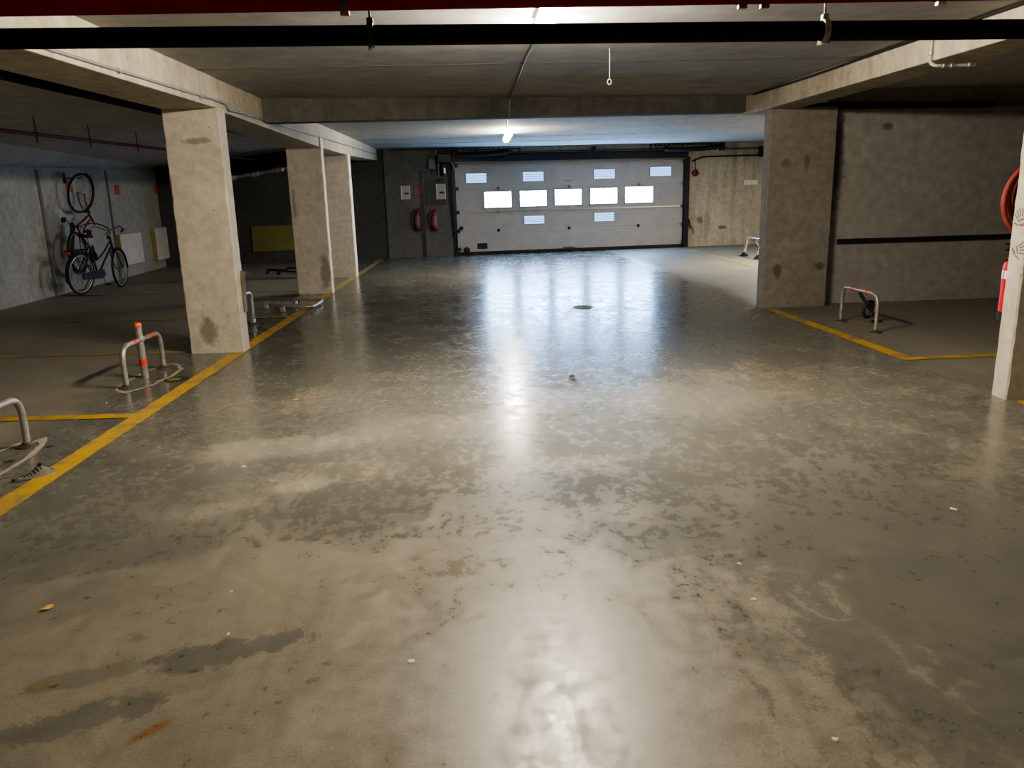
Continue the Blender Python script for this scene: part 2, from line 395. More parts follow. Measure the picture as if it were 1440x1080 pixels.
# ceiling over the aisle, over both rows of bays
Y0, Y1 = -7, 23
cz = lambda y: ceilz(y)
MB().add([(-2.6,Y0,cz(Y0)),(3.85,Y0,cz(Y0)),(3.85,10.6,cz(10.6)),(8.6,10.6,cz(10.6)),(8.6,Y1,cz(Y1)),(-2.6,Y1,cz(Y1)),(3.85,Y1,cz(Y1))], [(0,1,2,6,5),(2,3,4,6)]).build('ceiling', 'ceiling', smooth=0)
tag(bpy.data.objects['ceiling'], 'flat cast concrete ceiling above the driving aisle', 'ceiling', kind='structure')
ceil = bpy.data.objects['ceiling']
for y, in ((7.2,), (16.9,), (18.6,)):
    MB().box2((-2.33, y, cz(y)-.003), (3.56, y+.02, cz(y)+.01)).build('joint_line', 'crossbeam', ceil, smooth=0)
wl_top = lambda y: 1.67 + .0327*y
MB().add([(-2.6,Y0,cz(Y0)),(-4.6,Y0,cz(Y0)),(-4.6,Y1,cz(Y1)),(-2.6,Y1,cz(Y1)),(leftX(Y0)-.1,Y0,wl_top(Y0)),(leftX(Y1)-.1,Y1,wl_top(Y1))], [(0,1,2,3),(1,4,5,2)]).build('ceiling_left', 'ceiling_bay', smooth=0)
tag(bpy.data.objects['ceiling_left'], 'dim sloping concrete ceiling above the left parking bays', 'ceiling', kind='structure')
MB().add([(3.85,Y0,cz(Y0)),(9,Y0,cz(Y0)),(9,10.6,cz(10.6)),(3.85,10.6,cz(10.6))], [(0,1,2,3)]).build('ceiling_right', 'ceiling_bay', smooth=0)
tag(bpy.data.objects['ceiling_right'], 'dim concrete ceiling above the right parking bay', 'ceiling', kind='structure')

# walls
def quad_wall(name, a, b, z0, z1, th, mat, label):
    """vertical slab whose visible face runs a->b (left to right as seen), thickness th away from the viewer side"""
    a, b = Vector(a), Vector(b); t = (b-a).normalized(); n = Vector((-t.y, t.x))*th
    za, zb = (z1 if isinstance(z1, tuple) else (z1, z1))
    P = [(*a,z0),(*b,z0),(*(b+n),z0),(*(a+n),z0),(*a,za),(*b,zb),(*(b+n),zb),(*(a+n),za)]
    o = MB().add(P, [(0,3,2,1),(4,5,6,7),(0,1,5,4),(1,2,6,5),(2,3,7,6),(3,0,4,7)]).build(name, mat, smooth=0)
    return tag(o, label, 'wall', kind='structure')
wl = quad_wall('wall_left', (leftX(-7), -7), (leftX(20.2), 20.2), 0, (wl_top(-7)+.03, wl_top(20.2)+.03), .2, 'wall_left', 'dim white painted wall behind the bicycles along the left bays')
for y in (13.72, 16.75, 10.5, 7.4):
    m = MB(); R = Matrix.Rotation(AL, 3, 'Z')
    m.box((leftX(y)+.006, y, wl_top(y)/2), (.012, .10 if y > 12 else .08, wl_top(y)-.01), R).build('wall_seam', 'wall_seam', wl, smooth=0)
for y, z in ((14.9, 1.86), (17.25, 1.84), (19.85, 1.9)):
    MB().box((leftX(y)+.004, y, z), (.008, .27, .2), Matrix.Rotation(AL, 3, 'Z')).build('red_patch', 'red_square', wl, smooth=0)
quad_wall('wall_back_left', (-8.2, wallY(-8.2)), (-2.2, wallY(-2.2)), 0, 2.95, .2, 'wall_dark', 'dark back wall of the left bays carrying a yellow board')
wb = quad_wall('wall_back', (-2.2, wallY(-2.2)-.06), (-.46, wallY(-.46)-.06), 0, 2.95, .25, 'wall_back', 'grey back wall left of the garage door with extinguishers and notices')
MB().box(W(-1.275, .075, 1.1), (.085, .03, 2.2), Matrix.Rotation(AW, 3, 'Z')).build('cable_duct', 'dark_steel', wb)
quad_wall('wall_back_right', (5.86, wallY(5.86)), (9.0, wallY(9.0)), 0, 2.95, .2, 'wall_beige', 'stained beige concrete back wall right of the garage door')
quad_wall('wall_lintel', (-.5, wallY(-.5)+.02), (5.9, wallY(5.9)+.02), 2.34, 2.95, .2, 'wall_beige', 'concrete lintel above the garage door')
quad_wall('wall_right', (8.55, 22.5), (8.55, -7), 0, 2.85, .2, 'baywall', 'far right wall of the garage')
quad_wall('wall_front', (8.7, -6.6), (-6.2, -6.6), 0, 2.6, .2, 'baywall', 'wall behind the viewer')
quad_wall('wall_bay', (4.36, 9.63), (8.6, 9.63), 0, 2.68, .18, 'baywall', 'bare grey cross wall of the right parking bay with black rail')
# fin walls / pillars
def pillar(name, x0, x1, y0, y1, z1, mat, label, chips=0):
    m = MB(); nz = 40; rnd = random.Random(name+label); rows = []
    n = 4; cor = [(x0,y0),(x1,y0),(x1,y1),(x0,y1)]
    e = .012
    def ring(z):
        out = []
        for (x, y), (sx, sy) in zip(cor, ((1,1),(-1,1),(-1,-1),(1,-1))):
            a = e*(.5+.5*rnd.random()) + (chips*rnd.random()**4)
            b = e*(.5+.5*rnd.random()) + (chips*rnd.random()**4)
            if (sx, sy) in ((1,1), (-1,-1)): out += [(x, y+sy*a, z), (x+sx*b, y, z)]
            else: out += [(x+sx*b, y, z), (x, y+sy*a, z)]
        return out
    vs = []; fs = []
    for i in range(nz+1): vs += ring(z1*i/nz)
    for i in range(nz):
        for k in range(8): fs.append((i*8+k, i*8+(k+1) % 8, (i+1)*8+(k+1) % 8, (i+1)*8+k))
    fs += [tuple(range(8))[::-1], tuple(nz*8+k for k in range(8))]
    o = m.add(vs, fs).build(name, mat, smooth=0)
    return tag(o, label, 'pillar', kind='thing')
pillar('concrete_pillar', -2.835, -2.312, 7.655, 7.86, 2.31, 'pillar', 'nearest large bare concrete pillar on the left line, dark scuff at its foot', .01)
pillar('concrete_pillar', -2.86, -2.312, 12.66, 12.86, 2.45, 'pillar_far', 'middle concrete pillar of the left row, in front of the yellow board', .02)
pillar('concrete_pillar', -2.84, -2.312, 15.41, 15.66, 2.335, 'pillar_far', 'farthest concrete pillar of the left row, closest to the garage door', .02)
pillar('concrete_pillar', 3.59, 4.40, 9.43, 9.64, 2.38, 'fin', 'broad flat concrete pillar on the right beside the cross wall', .006)
p5 = pillar('concrete_pillar', 3.55, 4.12, 4.845, 4.995, 2.36, 'pillar', 'concrete pillar at the right edge marked with dark handprints', .006)
# beams
def beam(name, sec, x0, x1, mat, label):
    """sec: list of (y, zbottom, ztop)"""
    vs = []; fs = []
    for y, zb, zt in sec: vs += [(x0,y,zb),(x1,y,zb),(x1,y,zt),(x0,y,zt)]
    for i in range(len(sec)-1):
        for k in range(4): fs.append((i*4+k, i*4+(k+1) % 4, i*4+4+(k+1) % 4, i*4+4+k))
    fs += [(0,1,2,3), tuple(len(sec)*4-4+k for k in range(4))]
    o = MB().add(vs, fs).build(name, mat, bevel=.008, smooth=0); return tag(o, label, 'beam', kind='structure')
beam('trim_1', [(-6.5,2.19,2.6),(4.4,2.24,2.75),(7.72,2.305,2.8)], -2.83, -2.322, 'beam', 'near stretch of pale concrete beam above the left pillars')
beam('trim_2', [(7.722,2.29,2.8),(12.7,2.285,2.85),(15.6,2.325,2.85),(20.4,2.47,2.9)], -2.85, -2.335, 'beam', 'far stretch of concrete beam from the first left pillar to the back wall')
beam('trim_3', [(-6.5,2.31,2.6),(5.4,2.34,2.75),(9.6,2.372,2.8),(10.4,2.40,2.8)], 3.55, 3.94, 'beam', 'pale concrete beam above the right pillars')
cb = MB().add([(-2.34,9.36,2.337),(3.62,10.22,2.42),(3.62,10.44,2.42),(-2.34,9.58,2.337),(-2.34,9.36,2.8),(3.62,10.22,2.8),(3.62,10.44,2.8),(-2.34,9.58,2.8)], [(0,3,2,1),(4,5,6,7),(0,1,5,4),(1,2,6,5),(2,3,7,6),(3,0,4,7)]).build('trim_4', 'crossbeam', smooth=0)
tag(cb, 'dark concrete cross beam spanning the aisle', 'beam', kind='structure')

# ------------------------------------------------------------------ garage door
D = thing('door_1', 'grey white sectional garage door with five lit windows', 'garage door', W(0), AW, kind='structure')
K = math.sqrt(1+.12**2)
u = lambda x: x*K
x0, x1 = u(-.385), u(5.825)
secs = [(.035, .631), (.631, 1.115), (1.115, 1.715), (1.715, 2.37)]
for a, b in secs:
    MB().box2((x0, -.02, a), (x1, .03, b)).build('door_section', 'door', D, bevel=.006)
MB().box2((x0-.03, -.03, .0), (x1+.03, .05, .085)).build('bottom_seal', 'black', D, bevel=.01)
m = MB().box2((x0, -.05, 1.100), (x1, -.02, 1.145)); m.build('stiffening_bar', 'chrome', D, bevel=.006)
def slope(xc): return .006*(xc-.7)
for a, b, za, zb in ((.353,1.055,1.617,1.228),(1.299,2.002,1.622,1.234),(2.241,2.958,1.632,1.242),(3.215,3.948,1.645,1.246),(4.185,4.953,1.655,1.25)):
    a, b = u(a), u(b); m = MB()
    w = .03
    for q in ((a-w,zb-w,b+w,zb),(a-w,za,b+w,za+w),(a-w,zb,a,za),(b,zb,b+w,za)): m.box2((q[0], -.045, q[1]), (q[2], -.018, q[3]))
    f = m.build('window_frame', 'vent_frame', D, bevel=.004)
    MB().box2((a, -.030, zb), (b, -.022, za)).build('window_pane', 'pane', f)
for a, b, za, zb in ((-.114,.418,2.10,1.87),(1.387,1.936,2.105,1.875),(3.315,3.885,2.13,1.895),(4.878,5.467,2.165,1.935),(1.399,1.936,.97,.77),(3.322,3.87,1.0,.778)):
    a, b = u(a), u(b); m = MB(); w = .018
    for q in ((a-w,zb-w,b+w,zb),(a-w,za,b+w,za+w),(a-w,zb,a,za),(b,zb,b+w,za)): m.box2((q[0], -.035, q[1]), (q[2], -.018, q[3]))
    h = za-zb
    for k in range(1, 4): m.box2((a, -.034, zb+h*k/4-.006), (b, -.022, zb+h*k/4+.006))
    f = m.build('vent_grille', 'vent_frame', D)
    MB().box2((a, -.026, zb), (b, -.021, za)).build('vent_backing', 'vent_lit', f)
for x, z in ((.698,.628),(2.619,.628),(4.557,.628),(.72,1.715),(2.63,1.715),(4.57,1.715),(.70,1.112)):
    MB().box((u(x), -.035, z), (.07, .03, .075)).build('hinge', 'dark_steel' if z < 1 else 'galv_dark', D, bevel=.006)
m = MB().box2((u(.116), -.03, .15), (u(.385), -.018, .30)); m.build('dark_plate', 'black', D, bevel=.01)
MB().box2((u(2.45), -.05, .10), (u(2.78), -.02, .125)).build('pull_handle', 'dark_steel', D, bevel=.006)
MB().lathe([(.075,0),(.085,.01),(.085,.05),(.06,.06)], Matrix.Translation((u(-.17), -.02, .13)) @ Matrix.Rotation(PI/2, 4, 'X'), 20).build('end_roller', 'black', D)
MB().box2((u(2.5), -.03, 1.86), (u(2.72), -.018, 1.875)).build('handle_plate', 'galv_dark', D)

def wall_thing(name, label, cat, x, off=0., z=0., group=None): return thing(name, label, cat, W(x, off, z), AW, group)
# tracks
for x, side, lab in ((-.45, -1, 'dark steel vertical guide track along the left edge of the garage door'), (5.90, 1, 'dark steel vertical guide track along the right edge of the garage door')):
    t = wall_thing('door_track', lab, 'door track', x)
    wd = .10 if side < 0 else .15
    m = MB().box2((-wd/2, -.1, 0), (wd/2, -.08, 2.42)); m.box2((-wd/2, -.1, 0), (-wd/2+.02, .0, 2.42)); m.box2((wd/2-.02, -.1, 0), (wd/2, -.03, 2.42))
    m.build('rail', 'dark_steel', t, bevel=.004)
    for z in (.16, .64, 1.12, 1.72, 2.3):
        MB().box((side*-.07, -.11, z), (.1, .06, .09)).build('roller_bracket', 'dark_steel', t, bevel=.008)
    if side < 0:
        MB().tube(bez([(-.07,-.12,2.4),(-.08,-.13,1.7),(-.06,-.12,1.1),(-.03,-.13,.75),(-.09,-.1,.5)]), .012, 8).build('cable', 'black', t)
        MB().tube(bez([(-.13,-.08,2.35),(-.12,-.06,1.6),(-.09,-.07,.9),(-.04,-.08,.5)]), .014, 8).build('cable', 'black', t)
        MB().tube(rounded([(.02,-.13,.2),(.02,-.13,.55),(.06,-.15,.66),(.14,-.14,.72)], .04), .018, 8).build('lock_arm', 'black', t)
        MB().lathe([(.03,0),(.05,.01),(.05,.05),(.03,.06)], Matrix.Translation((.15,-.13,.72)) @ Matrix.Rotation(PI/2,4,'X'), 16).build('lock_knob', 'black', t)
    else:
        MB().tube(rounded([(.1,-.06,.75),(.12,-.09,.6),(.16,-.09,.5)], .04), .02, 8).build('release_handle', 'black', t)
# header and spring shaft
t = wall_thing('spring_shaft', 'dark torsion spring shaft and header above the garage door', 'door mechanism', 2.7, 0, 0)
MB().box2((u(-3.2), -.13, 2.385), (u(3.22), -.005, 2.60)).build('header_plate', 'dark_steel', t, bevel=.01)
MB().box2((u(-3.1), -.14, 2.355), (u(3.12), -.06, 2.395)).build('header_seal', 'galv_dark', t, bevel=.006)
MB().tube([(u(-3.3), -.30, 2.60), (u(4.2), -.30, 2.64)], .018, 10).build('shaft', 'dark_steel', t)
def coil(a, b, sag, r=.062):
    a, b = Vector(a), Vector(b); n = 120; pts = []; rr = []
    for i in range(n+1):
        s = i/n; p = a.lerp(b, s); p.z -= sag*4*s*(1-s); pts.append(p); rr.append(r + (.005 if i % 2 else -.005))
    return MB().tube(pts, rr, 14)
coil((u(-3.05), -.30, 2.575), (u(-1.72), -.30, 2.63), .035).build('spring', 'black', t, smooth=0)
coil((u(2.45), -.30, 2.62), (u(3.95), -.30, 2.65), .03).build('spring', 'black', t, smooth=0)
for x in (-3.12, 4.08):
    MB().lathe([(.05,-.06),(.11,-.05),(.09,-.03),(.09,.03),(.11,.05),(.05,.06)], Matrix.Translation((u(x), -.30, 2.61 if x < 0 else 2.655)) @ Matrix.Rotation(PI/2, 4, 'Y'), 20).build('cable_drum', 'dark_steel', t)
for a, b, zz in ((-3.05, -1.42, 2.70), (2.05, 4.0, 2.725)):
    m = MB(); m.box2((u(a), -.32, zz+.016), (u(b), -.28, zz+.028)); m.box2((u(a), -.32, zz-.02), (u(b), -.28, zz-.008))
    k = 0; x = a
    while x < b-.04:
        m.box2((u(x), -.315, zz-.01), (u(x)+.055, -.285, zz+.018)); x += .13
    for xx in (a+.02, a+.45, b-.25, b-.03): m.box2((u(xx), -.31, zz-.10), (u(xx)+.035, -.285, zz-.01))
    m.build('slotted_rail', 'dark_steel', t)
MB().box((u(.55), -.2, 2.66), (.08, .2, .12)).build('centre_bracket', 'dark_steel', t, bevel=.006)
# motor
t = wall_thing('door_motor', 'dark garage door motor with bright fittings left of the door', 'door motor', -.66, .06, 0)
MB().box2((-.22, -.30, 2.36), (.16, -.05, 2.60)).build('gearbox', 'dark_steel', t, bevel=.03)
MB().lathe([(.02,0),(.07,.01),(.085,.05),(.085,.26),(.07,.32),(.03,.33)], Matrix.Translation((-.07, -.2, 2.04)), 18).build('motor_drum', 'dark_steel', t)
MB().lathe([(.03,0),(.04,.01),(.04,.15),(.02,.17)], Matrix.Translation((-.04, -.30, 2.10)), 14).build('silver_sleeve', 'chrome', t)
MB().box((-.235, -.2, 2.62), (.02, .14, .14)).build('mount_plate', 'galv', t, bevel=.004)
MB().tube(rounded([(.03,-.28,2.42),(.12,-.28,2.40),(.2,-.24,2.32),(.22,-.2,2.2)], .05), .012, 8).build('motor_cable', 'galv', t)
MB().tube(rounded([(-.16,-.25,2.56),(-.18,-.27,2.3),(-.17,-.22,2.05)], .05), .016, 8).build('conduit', 'grey_conduit', t)
t = wall_thing('control_box', 'small grey control box on the wall left of the door motor', 'control box', -.995, .06, 2.23)
MB().box2((-.09, -.12, 0), (.1, 0, .25)).build('box_body', 'box_grey', t, bevel=.012)
MB().box2((-.08, -.128, .01), (.09, -.12, .24)).build('box_lid', 'box_grey', t, bevel=.003)
MB().tube([(0,-.05,0),(0,-.05,-.12)], .012, 8).build('cable_gland', 'black', t)
# olive board, notices, sign
t = wall_thing('notice_backboard', 'dark olive wall board behind the right notice', 'board', -.915, .06, 1.325)
MB().box2((-.265, -.03, 0), (.265, 0, .665)).build('board', 'olive', t, bevel=.006)
MB().box2((.03, -.05, .60), (.13, -.03, .66)).build('clip', 'black', t, bevel=.01)
def notice(x, off, z, w, h, lab):
    t = wall_thing('notice_sign', lab, 'notice', x, off, z)
    MB().box2((-w/2, -.012, 0), (w/2, 0, h)).build('sign_face', 'sign_white', t)
    for s in (-1, 1): MB().tube([(s*w/2, -.014, -.005), (s*w/2, -.014, h+.005)], .011, 8).build('frame_edge', 'sign_frame', t)
    fr = lambda a, b, c: (a, -.0125-c, b)
    MB().prism([(-.07*w/.24, h*.50), (w*.38, h*.50), (w*.38, h*.37), (-.01, h*.37)], fr, .003).build('pictogram', 'black', t)
    return t
notice(-1.695, .062, 1.49, .215, .34, 'white framed notice with dark pictogram on the bare wall beside the red sign')
notice(-.79, .092, 1.47, .225, .385, 'white framed notice with dark pictogram on the olive board')
t = wall_thing('extinguisher_sign', 'small red fire extinguisher sign with white symbols between two notices', 'sign', -1.385, .062, 1.575)
MB().box2((-.09, -.008, 0), (.095, 0, .205)).build('sign_plate', 'sign_red', t)
fr = lambda a, b, c: (a, -.008-c, b)
MB().prism([(-.065,.03),(-.015,.03),(-.015,.12),(-.03,.16),(-.02,.185),(-.05,.185),(-.065,.13)], fr, .003).build('extinguisher_symbol', 'ext_label', t)
MB().prism([(.03,.03),(.075,.03),(.075,.10),(.05,.16),(.035,.15),(.045,.09),(.03,.07)], fr, .003).build('flame_symbol', 'ext_label', t)

def extinguisher(t, R=.075, H=.50, lab=True, red='ext_red'):
    y = -R-.035
    T = Matrix.Translation((0, y, 0))
    MB().lathe([(R*.7,.035),(R,.05),(R,H*.80),(R*.93,H*.86),(R*.7,H*.92),(R*.35,H*.955),(.022,H*.96),(.022,H)], T, 24).build('cylinder', red, t)
    MB().lathe([(R*.96,0),(R*1.05,.005),(R*1.05,.06),(R*.98,.065)], T, 24).build('base_skirt', 'black', t)
    v = MB().lathe([(.024,H),(.028,H+.005),(.028,H+.04),(.018,H+.05)], T, 14); v.build('valve', 'dark_steel', t)
    m = MB().box((.045, y, H+.055), (.13, .022, .012), Matrix.Rotation(-.25, 3, 'Y')); m.box((.035, y, H+.03), (.11, .022, .012), Matrix.Rotation(.1, 3, 'Y'))
    m.build('handle', 'black', t, bevel=.003)
    MB().tube(bez([(-.02,y,H+.02),(-.08,y-.01,H+.02),(-.15,y-.015,H*.80),(-.155,y-.01,H*.55),(-.11,y-.01,H*.28),(-.075,y-.012,.13)], 8), .012, 8).build('hose', 'black', t)
    MB().tube([(-.085,y-.012,.17),(-.078,y-.012,.05)], [.018,.02], 10).build('nozzle', 'black', t)
    # wrapped label on the front half
    vs = []; fs = []; n = 12
    for i in range(n+1):
        a = PI*1.5 + (i/n-.5)*1.9
        vs += [(R*1.006*math.cos(a), y+R*1.006*math.sin(a), H*.25), (R*1.006*math.cos(a), y+R*1.006*math.sin(a), H*.74)]
        if i: fs.append((2*i-2, 2*i, 2*i+1, 2*i-1))
    if lab: MB().add(vs, fs).build('paper_label', 'ext_label', t)
    MB().box2((-.03, -.04, H*.5), (.03, 0, H*.6)).build('wall_bracket', 'dark_steel', t)
t = wall_thing('fire_extinguisher', 'red fire extinguisher below the small red sign, left of the pair', 'fire extinguisher', -1.43, .062, .69, 'fire extinguishers on the back wall'); extinguisher(t)
t = wall_thing('fire_extinguisher', 'red fire extinguisher below the olive board, right of the pair', 'fire extinguisher', -.995, .062, .675, 'fire extinguishers on the back wall'); extinguisher(t)

# beige wall items
t = wall_thing('alarm_bell', 'round dark red alarm on a conduit right of the garage door', 'alarm', 6.16, 0, 1.99)
MB().lathe([(.04,0),(.09,.01),(.095,.05),(.075,.08),(.03,.09)], Matrix.Rotation(PI/2,4,'X'), 24).build('bell_dome', 'bike_maroon', t)
MB().lathe([(.035,.085),(.03,.10),(.015,.105)], Matrix.Rotation(PI/2,4,'X'), 16).build('bell_button', 'red_pipe', t)
MB().tube([(0,-.02,.08),(0,-.02,.39)], .012, 8).build('conduit', 'dark_steel', t)
t = wall_thing('wall_plate', 'small white rectangular plate on the beige back wall', 'sign', 7.80, 0, 1.64)
MB().box2((-.2, -.012, 0), (.2, 0, .125)).build('plate', 'white', t, bevel=.004)
for x in (-.15, .02): MB().lathe([(.012,0),(.012,.004)], Matrix.Translation((x,-.012,.06)) @ Matrix.Rotation(PI/2,4,'X'), 10).build('screw', 'dark_steel', t)
t = wall_thing('horizontal_track', 'dark horizontal pipes with a clamp across the top of the beige wall', 'pipe', 6.0, 0, 0)
MB().tube(bez([(.05,-.06,2.30),(.35,-.08,2.40),(.8,-.08,2.415),(2.6,-.08,2.43)], 6), .02, 8).build('pipe', 'dark_steel', t)
MB().tube([(.95,-.05,2.60),(2.6,-.05,2.62)], .02, 8).build('pipe', 'galv_dark', t)
MB().box((2.05,-.07,2.52), (.12,.1,.28)).build('clamp', 'dark_steel', t, bevel=.01)
t = wall_thing('ceiling_cable', 'thin black cable along the ceiling in front of the garage door', 'cable', 2.5, 0, 0)
MB().tube(bez([(-4.6,-.55,2.69),(-2.0,-.55,2.705),(0,-.55,2.725),(2.4,-.55,2.745),(5.2,-.55,2.77)]), .014, 6).build('cable', 'black', t)

# boards
t = wall_thing('yellow_board', 'yellow rectangular board on the dark back wall between pillars', 'board', -4.9, 0, .29)
MB().box2((-.70, -.04, 0), (.75, 0, .64)).build('panel', 'yellow_board', t, bevel=.006)
for y, ln, z0, z1, lab in ((17.38, 1.30, .26, .92, 'white insulation board with yellow edge on the left wall, fully visible'), (20.0-.1, .9, .22, .98, 'pale insulation board on the left wall half hidden by the nearest pillar')):
    t = thing('insulation_board', lab, 'board', (leftX(y), y, z0), AL, 'insulation boards on the left wall')
    if y > 19: t.location = (leftX(19.5), 19.45, z0)
    MB().box2((.02, -ln/2+.01, 0), (.12, ln/2, z1-z0)).build('board', 'white_board', t, bevel=.006)
    MB().box2((.0, -ln/2, .005), (.11, -ln/2+.012, z1-z0-.005)).build('foam_edge', 'board_edge', t)

# ------------------------------------------------------------------ pipes overhead
t = thing('drain_pipe', 'thick black overhead pipe crossing the whole aisle', 'pipe', (0, 3.6, 2.10))
MB().tube([(-4.3,0,.037),(6.5,0,-.047)], .0415, 24).build('pipe', 'black_pipe', t)
for x in (-.405, 1.59):
    zc = .037 + (x+4.3)/10.8*-.084
    mm = 'black' if x < 0 else 'galv'
    h = MB().lathe([(.046,-.014),(.05,-.012),(.05,.012),(.046,.014)], Matrix.Translation((x,0,zc)) @ Matrix.Rotation(PI/2,4,'Y'), 24).build('pipe_clamp', mm, t)
    MB().box((x,0,zc+.055), (.028,.03,.03)).build('clamp_nut', mm, h, bevel=.004)
    MB().tube([(x,0,zc+.06),(x-.012,.01,ceilz(3.6)-2.10)], .005, 8).build('hanger_rod', 'black' if x < 0 else 'galv_dark', h)
    MB().tube([(x+.012,-.03,zc-.05),(x-.012,.03,zc-.05)], .007, 8).build('clamp_bolt', 'galv', h)
t = thing('sprinkler_main', 'thick dark red overhead pipe along the top edge of the view', 'pipe', (0, 2.9, 2.12))
MB().tube([(-4.3,0,0),(6.5,0,0)], .07, 28).build('pipe', 'red_pipe', t)
for x in (-.41, .98, 1.06, 1.70):
    h = MB().lathe([(.072,-.012),(.076,-.01),(.076,.01),(.072,.012)], Matrix.Translation((x,0,0)) @ Matrix.Rotation(PI/2,4,'Y'), 24).build('pipe_clamp', 'red_pipe' if x > 0 else 'black', t)
    MB().box((x,0,-.079), (.03,.02,.012)).build('clamp_lug', 'galv' if x > 1.5 else 'bike_maroon', h)
    MB().tube([(x,0,.07),(x,0,ceilz(2.9)-2.12)], .006, 8).build('hanger_rod', 'dark_steel', h)
t = thing('bay_pipe', 'black pipe running beside the left beam into the bays', 'pipe', (-3.2, 0, 0))
MB().tube([(0,2.6,2.28),(0,5.8,2.335),(0,8.6,2.393),(0,14,2.46),(0,19.2,2.53)], .036, 14).build('pipe', 'black_pipe', t)
for y in (4.9, 9.0, 13.5): MB().tube([(0,y,2.36 if y < 6 else 2.45),(0,y,ceilz(y))], .006, 6).build('hanger_rod', 'black', t)
t = thing('sprinkler_pipe', 'thin dull red sprinkler pipe hanging over the left bays', 'pipe', (-5.0, 0, 0))
zr = lambda y: 2.273 + (y-8.9)*.0205
MB().tube([(0,3.2,zr(3.2)),(0,8.9,zr(8.9)),(0,19.2,zr(19.2))], .022, 10).build('pipe', 'red_pipe_dull', t)
def left_ceil(x, y): return ceilz(y) + (wl_top(y)-ceilz(y))*(-4.6-x)/(-4.6-leftX(y)+.1)
for y in (9.6, 10.9, 12.4, 14.6, 17.2):
    h = MB().lathe([(.024,-.02),(.03,-.018),(.03,.018),(.024,.02)], Matrix.Translation((0,y,zr(y))) @ Matrix.Rotation(PI/2,4,'X'), 14).build('pipe_joint', 'red_pipe_dull', t)
    MB().tube([(0,y,zr(y)-.09),(0,y,left_ceil(-5.0,y)-.005)], .006, 6).build('hanger_rod', 'dark_steel', h)
# black ducts and foil wrapped pipe in the far left corner
t = thing('foil_wrapped_pipe', 'crumpled silver foil wrapped pipe under black ducts in the far left', 'pipe', (-5.0, 19.2, 2.15))
pts = []; rr = []; rnd = random.Random(3)
for i in range(41):
    s = i/40; pts.append((-1.1+2.3*s, .12, -.115+.33*s+rnd.uniform(-.01,.01))); rr.append(.055 + .03*(1 if (i % 10) in (6,7,8) else 0) + rnd.uniform(-.008,.008))
MB().tube(pts, rr, 14).build('foil_wrap', 'foil', t, smooth=20)
t = thing('black_duct', 'bundle of black ducts under the ceiling in the far left corner', 'duct', (-5.0, 19.2, 2.33))
MB().tube([(-1.9,.3,-.16),(2.1,.35,.20)], .13, 18).build('duct', 'black', t)
MB().tube([(-1.7,.1,.02),(2.1,.1,.26)], .07, 14).build('duct', 'black', t)

# lamps
def fixture(x, y, z, L, mat, lab, cc=0.):
    t = thing('ceiling_light', lab, 'ceiling light', (x, y, z), group='lit batten lamps on the ceiling')
    MB().box2((-.068, -L/2, -.03), (.068, L/2, 0)).build('housing', 'lamp_body', t, bevel=.006)
    MB().lathe([(.045,-L/2+.012),(.058,-L/2+.025),(.058,L/2-.025),(.045,L/2-.012)], Matrix.Translation((0,0,-.05)) @ Matrix.Rotation(PI/2,4,'X') , 16).build('diffuser', mat, t)
    for s in (-1, 1): MB().box((0, s*(L/2-.008), -.05), (.13, .02, .085)).build('end_cap', 'lamp_body', t, bevel=.01)
fixture(.515, 4.78, ceilz(4.78)-.0, 1.25, 'lamp', 'bright batten lamp on the ceiling behind the black pipe')
fixture(.735, 15.3, ceilz(15.3)-.06, 1.25, 'lamp2', 'smaller looking batten lamp beyond the cross beam near the garage door')
fixture(.5, -1.3, ceilz(-1.3), 1.25, 'lamp3', 'unseen batten lamp on the ceiling behind the viewer, placed to light the foreground')  # unseen lamp, set closer than the lamp row runs to brighten the foreground
t = thing('light_conduit', 'grey cable conduit from the first lamp over the cross beam to the second', 'conduit', (.5, 5.8, 2.5))
MB().tube(rounded([(.02,-.05,.03),(0,.87,ceilz(6.67)-2.515),(.01,3.95,ceilz(9.75)-2.515),(-.01,3.955,-.155+.02),(.0,4.25,-.15+.02),(.0,4.27,.105),(.2,8.8,.15)], .03, 4), .011, 8).build('conduit', 'grey_conduit', t)
t = thing('pull_cord', 'thin pale pull cord with a loop hanging from the ceiling', 'pull cord', (1.15, 6.55, ceilz(6.55)))
MB().tube([(0,0,0),(.002,0,-.12),(0,0,-.232)], .004, 6).build('cord', 'white_pipe', t)
MB().tube([(.016*math.sin(a), 0, -.252+.02*math.cos(a)) for a in [2*PI*k/14 for k in range(14)]], .004, 6, closed=True).build('loop', 'white_pipe', t)
t = thing('beam_conduit', 'thin pale conduit running along the left concrete beam', 'conduit', (-2.31, 0, 0))
MB().tube(rounded([(0,2.0,2.23),(0,4.7,2.285),(0,7.95,2.375),(-.0,7.99,2.32),(0,8.3,2.34),(-.005,12,2.42),(-.005,20.2,2.60)], .02, 3), .010, 8).build('conduit', 'grey_conduit', t)
for y in (3.9, 5.6, 7.2): MB().box((-.002, y, 2.23+.0202*(y-2.0)+ (.0045 if y > 5 else 0)), (.022, .02, .034)).build('saddle_clip', 'galv', t)
t = thing('beam_pipe_fitting', 'short pale pipe with elbow and couplings on the right beam', 'pipe', (3.535, 6.1, 2.33))
MB().tube(rounded([(0,0,.22),(0,0,.0),(.02,-.04,-.025),(.33,-.04,-.025)], .03), .012, 10).build('pipe', 'white_pipe', t)
for p in ((0,0,.07), (.09,-.04,-.025), (.15,-.04,-.025), (.29,-.04,-.025)):
    MB().lathe([(.013,-.016),(.018,-.012),(.018,.012),(.013,.016)], Matrix.Translation(p) @ (Matrix() if p[2] > 0 else Matrix.Rotation(PI/2,4,'Y')), 12).build('coupling', 'galv', t)
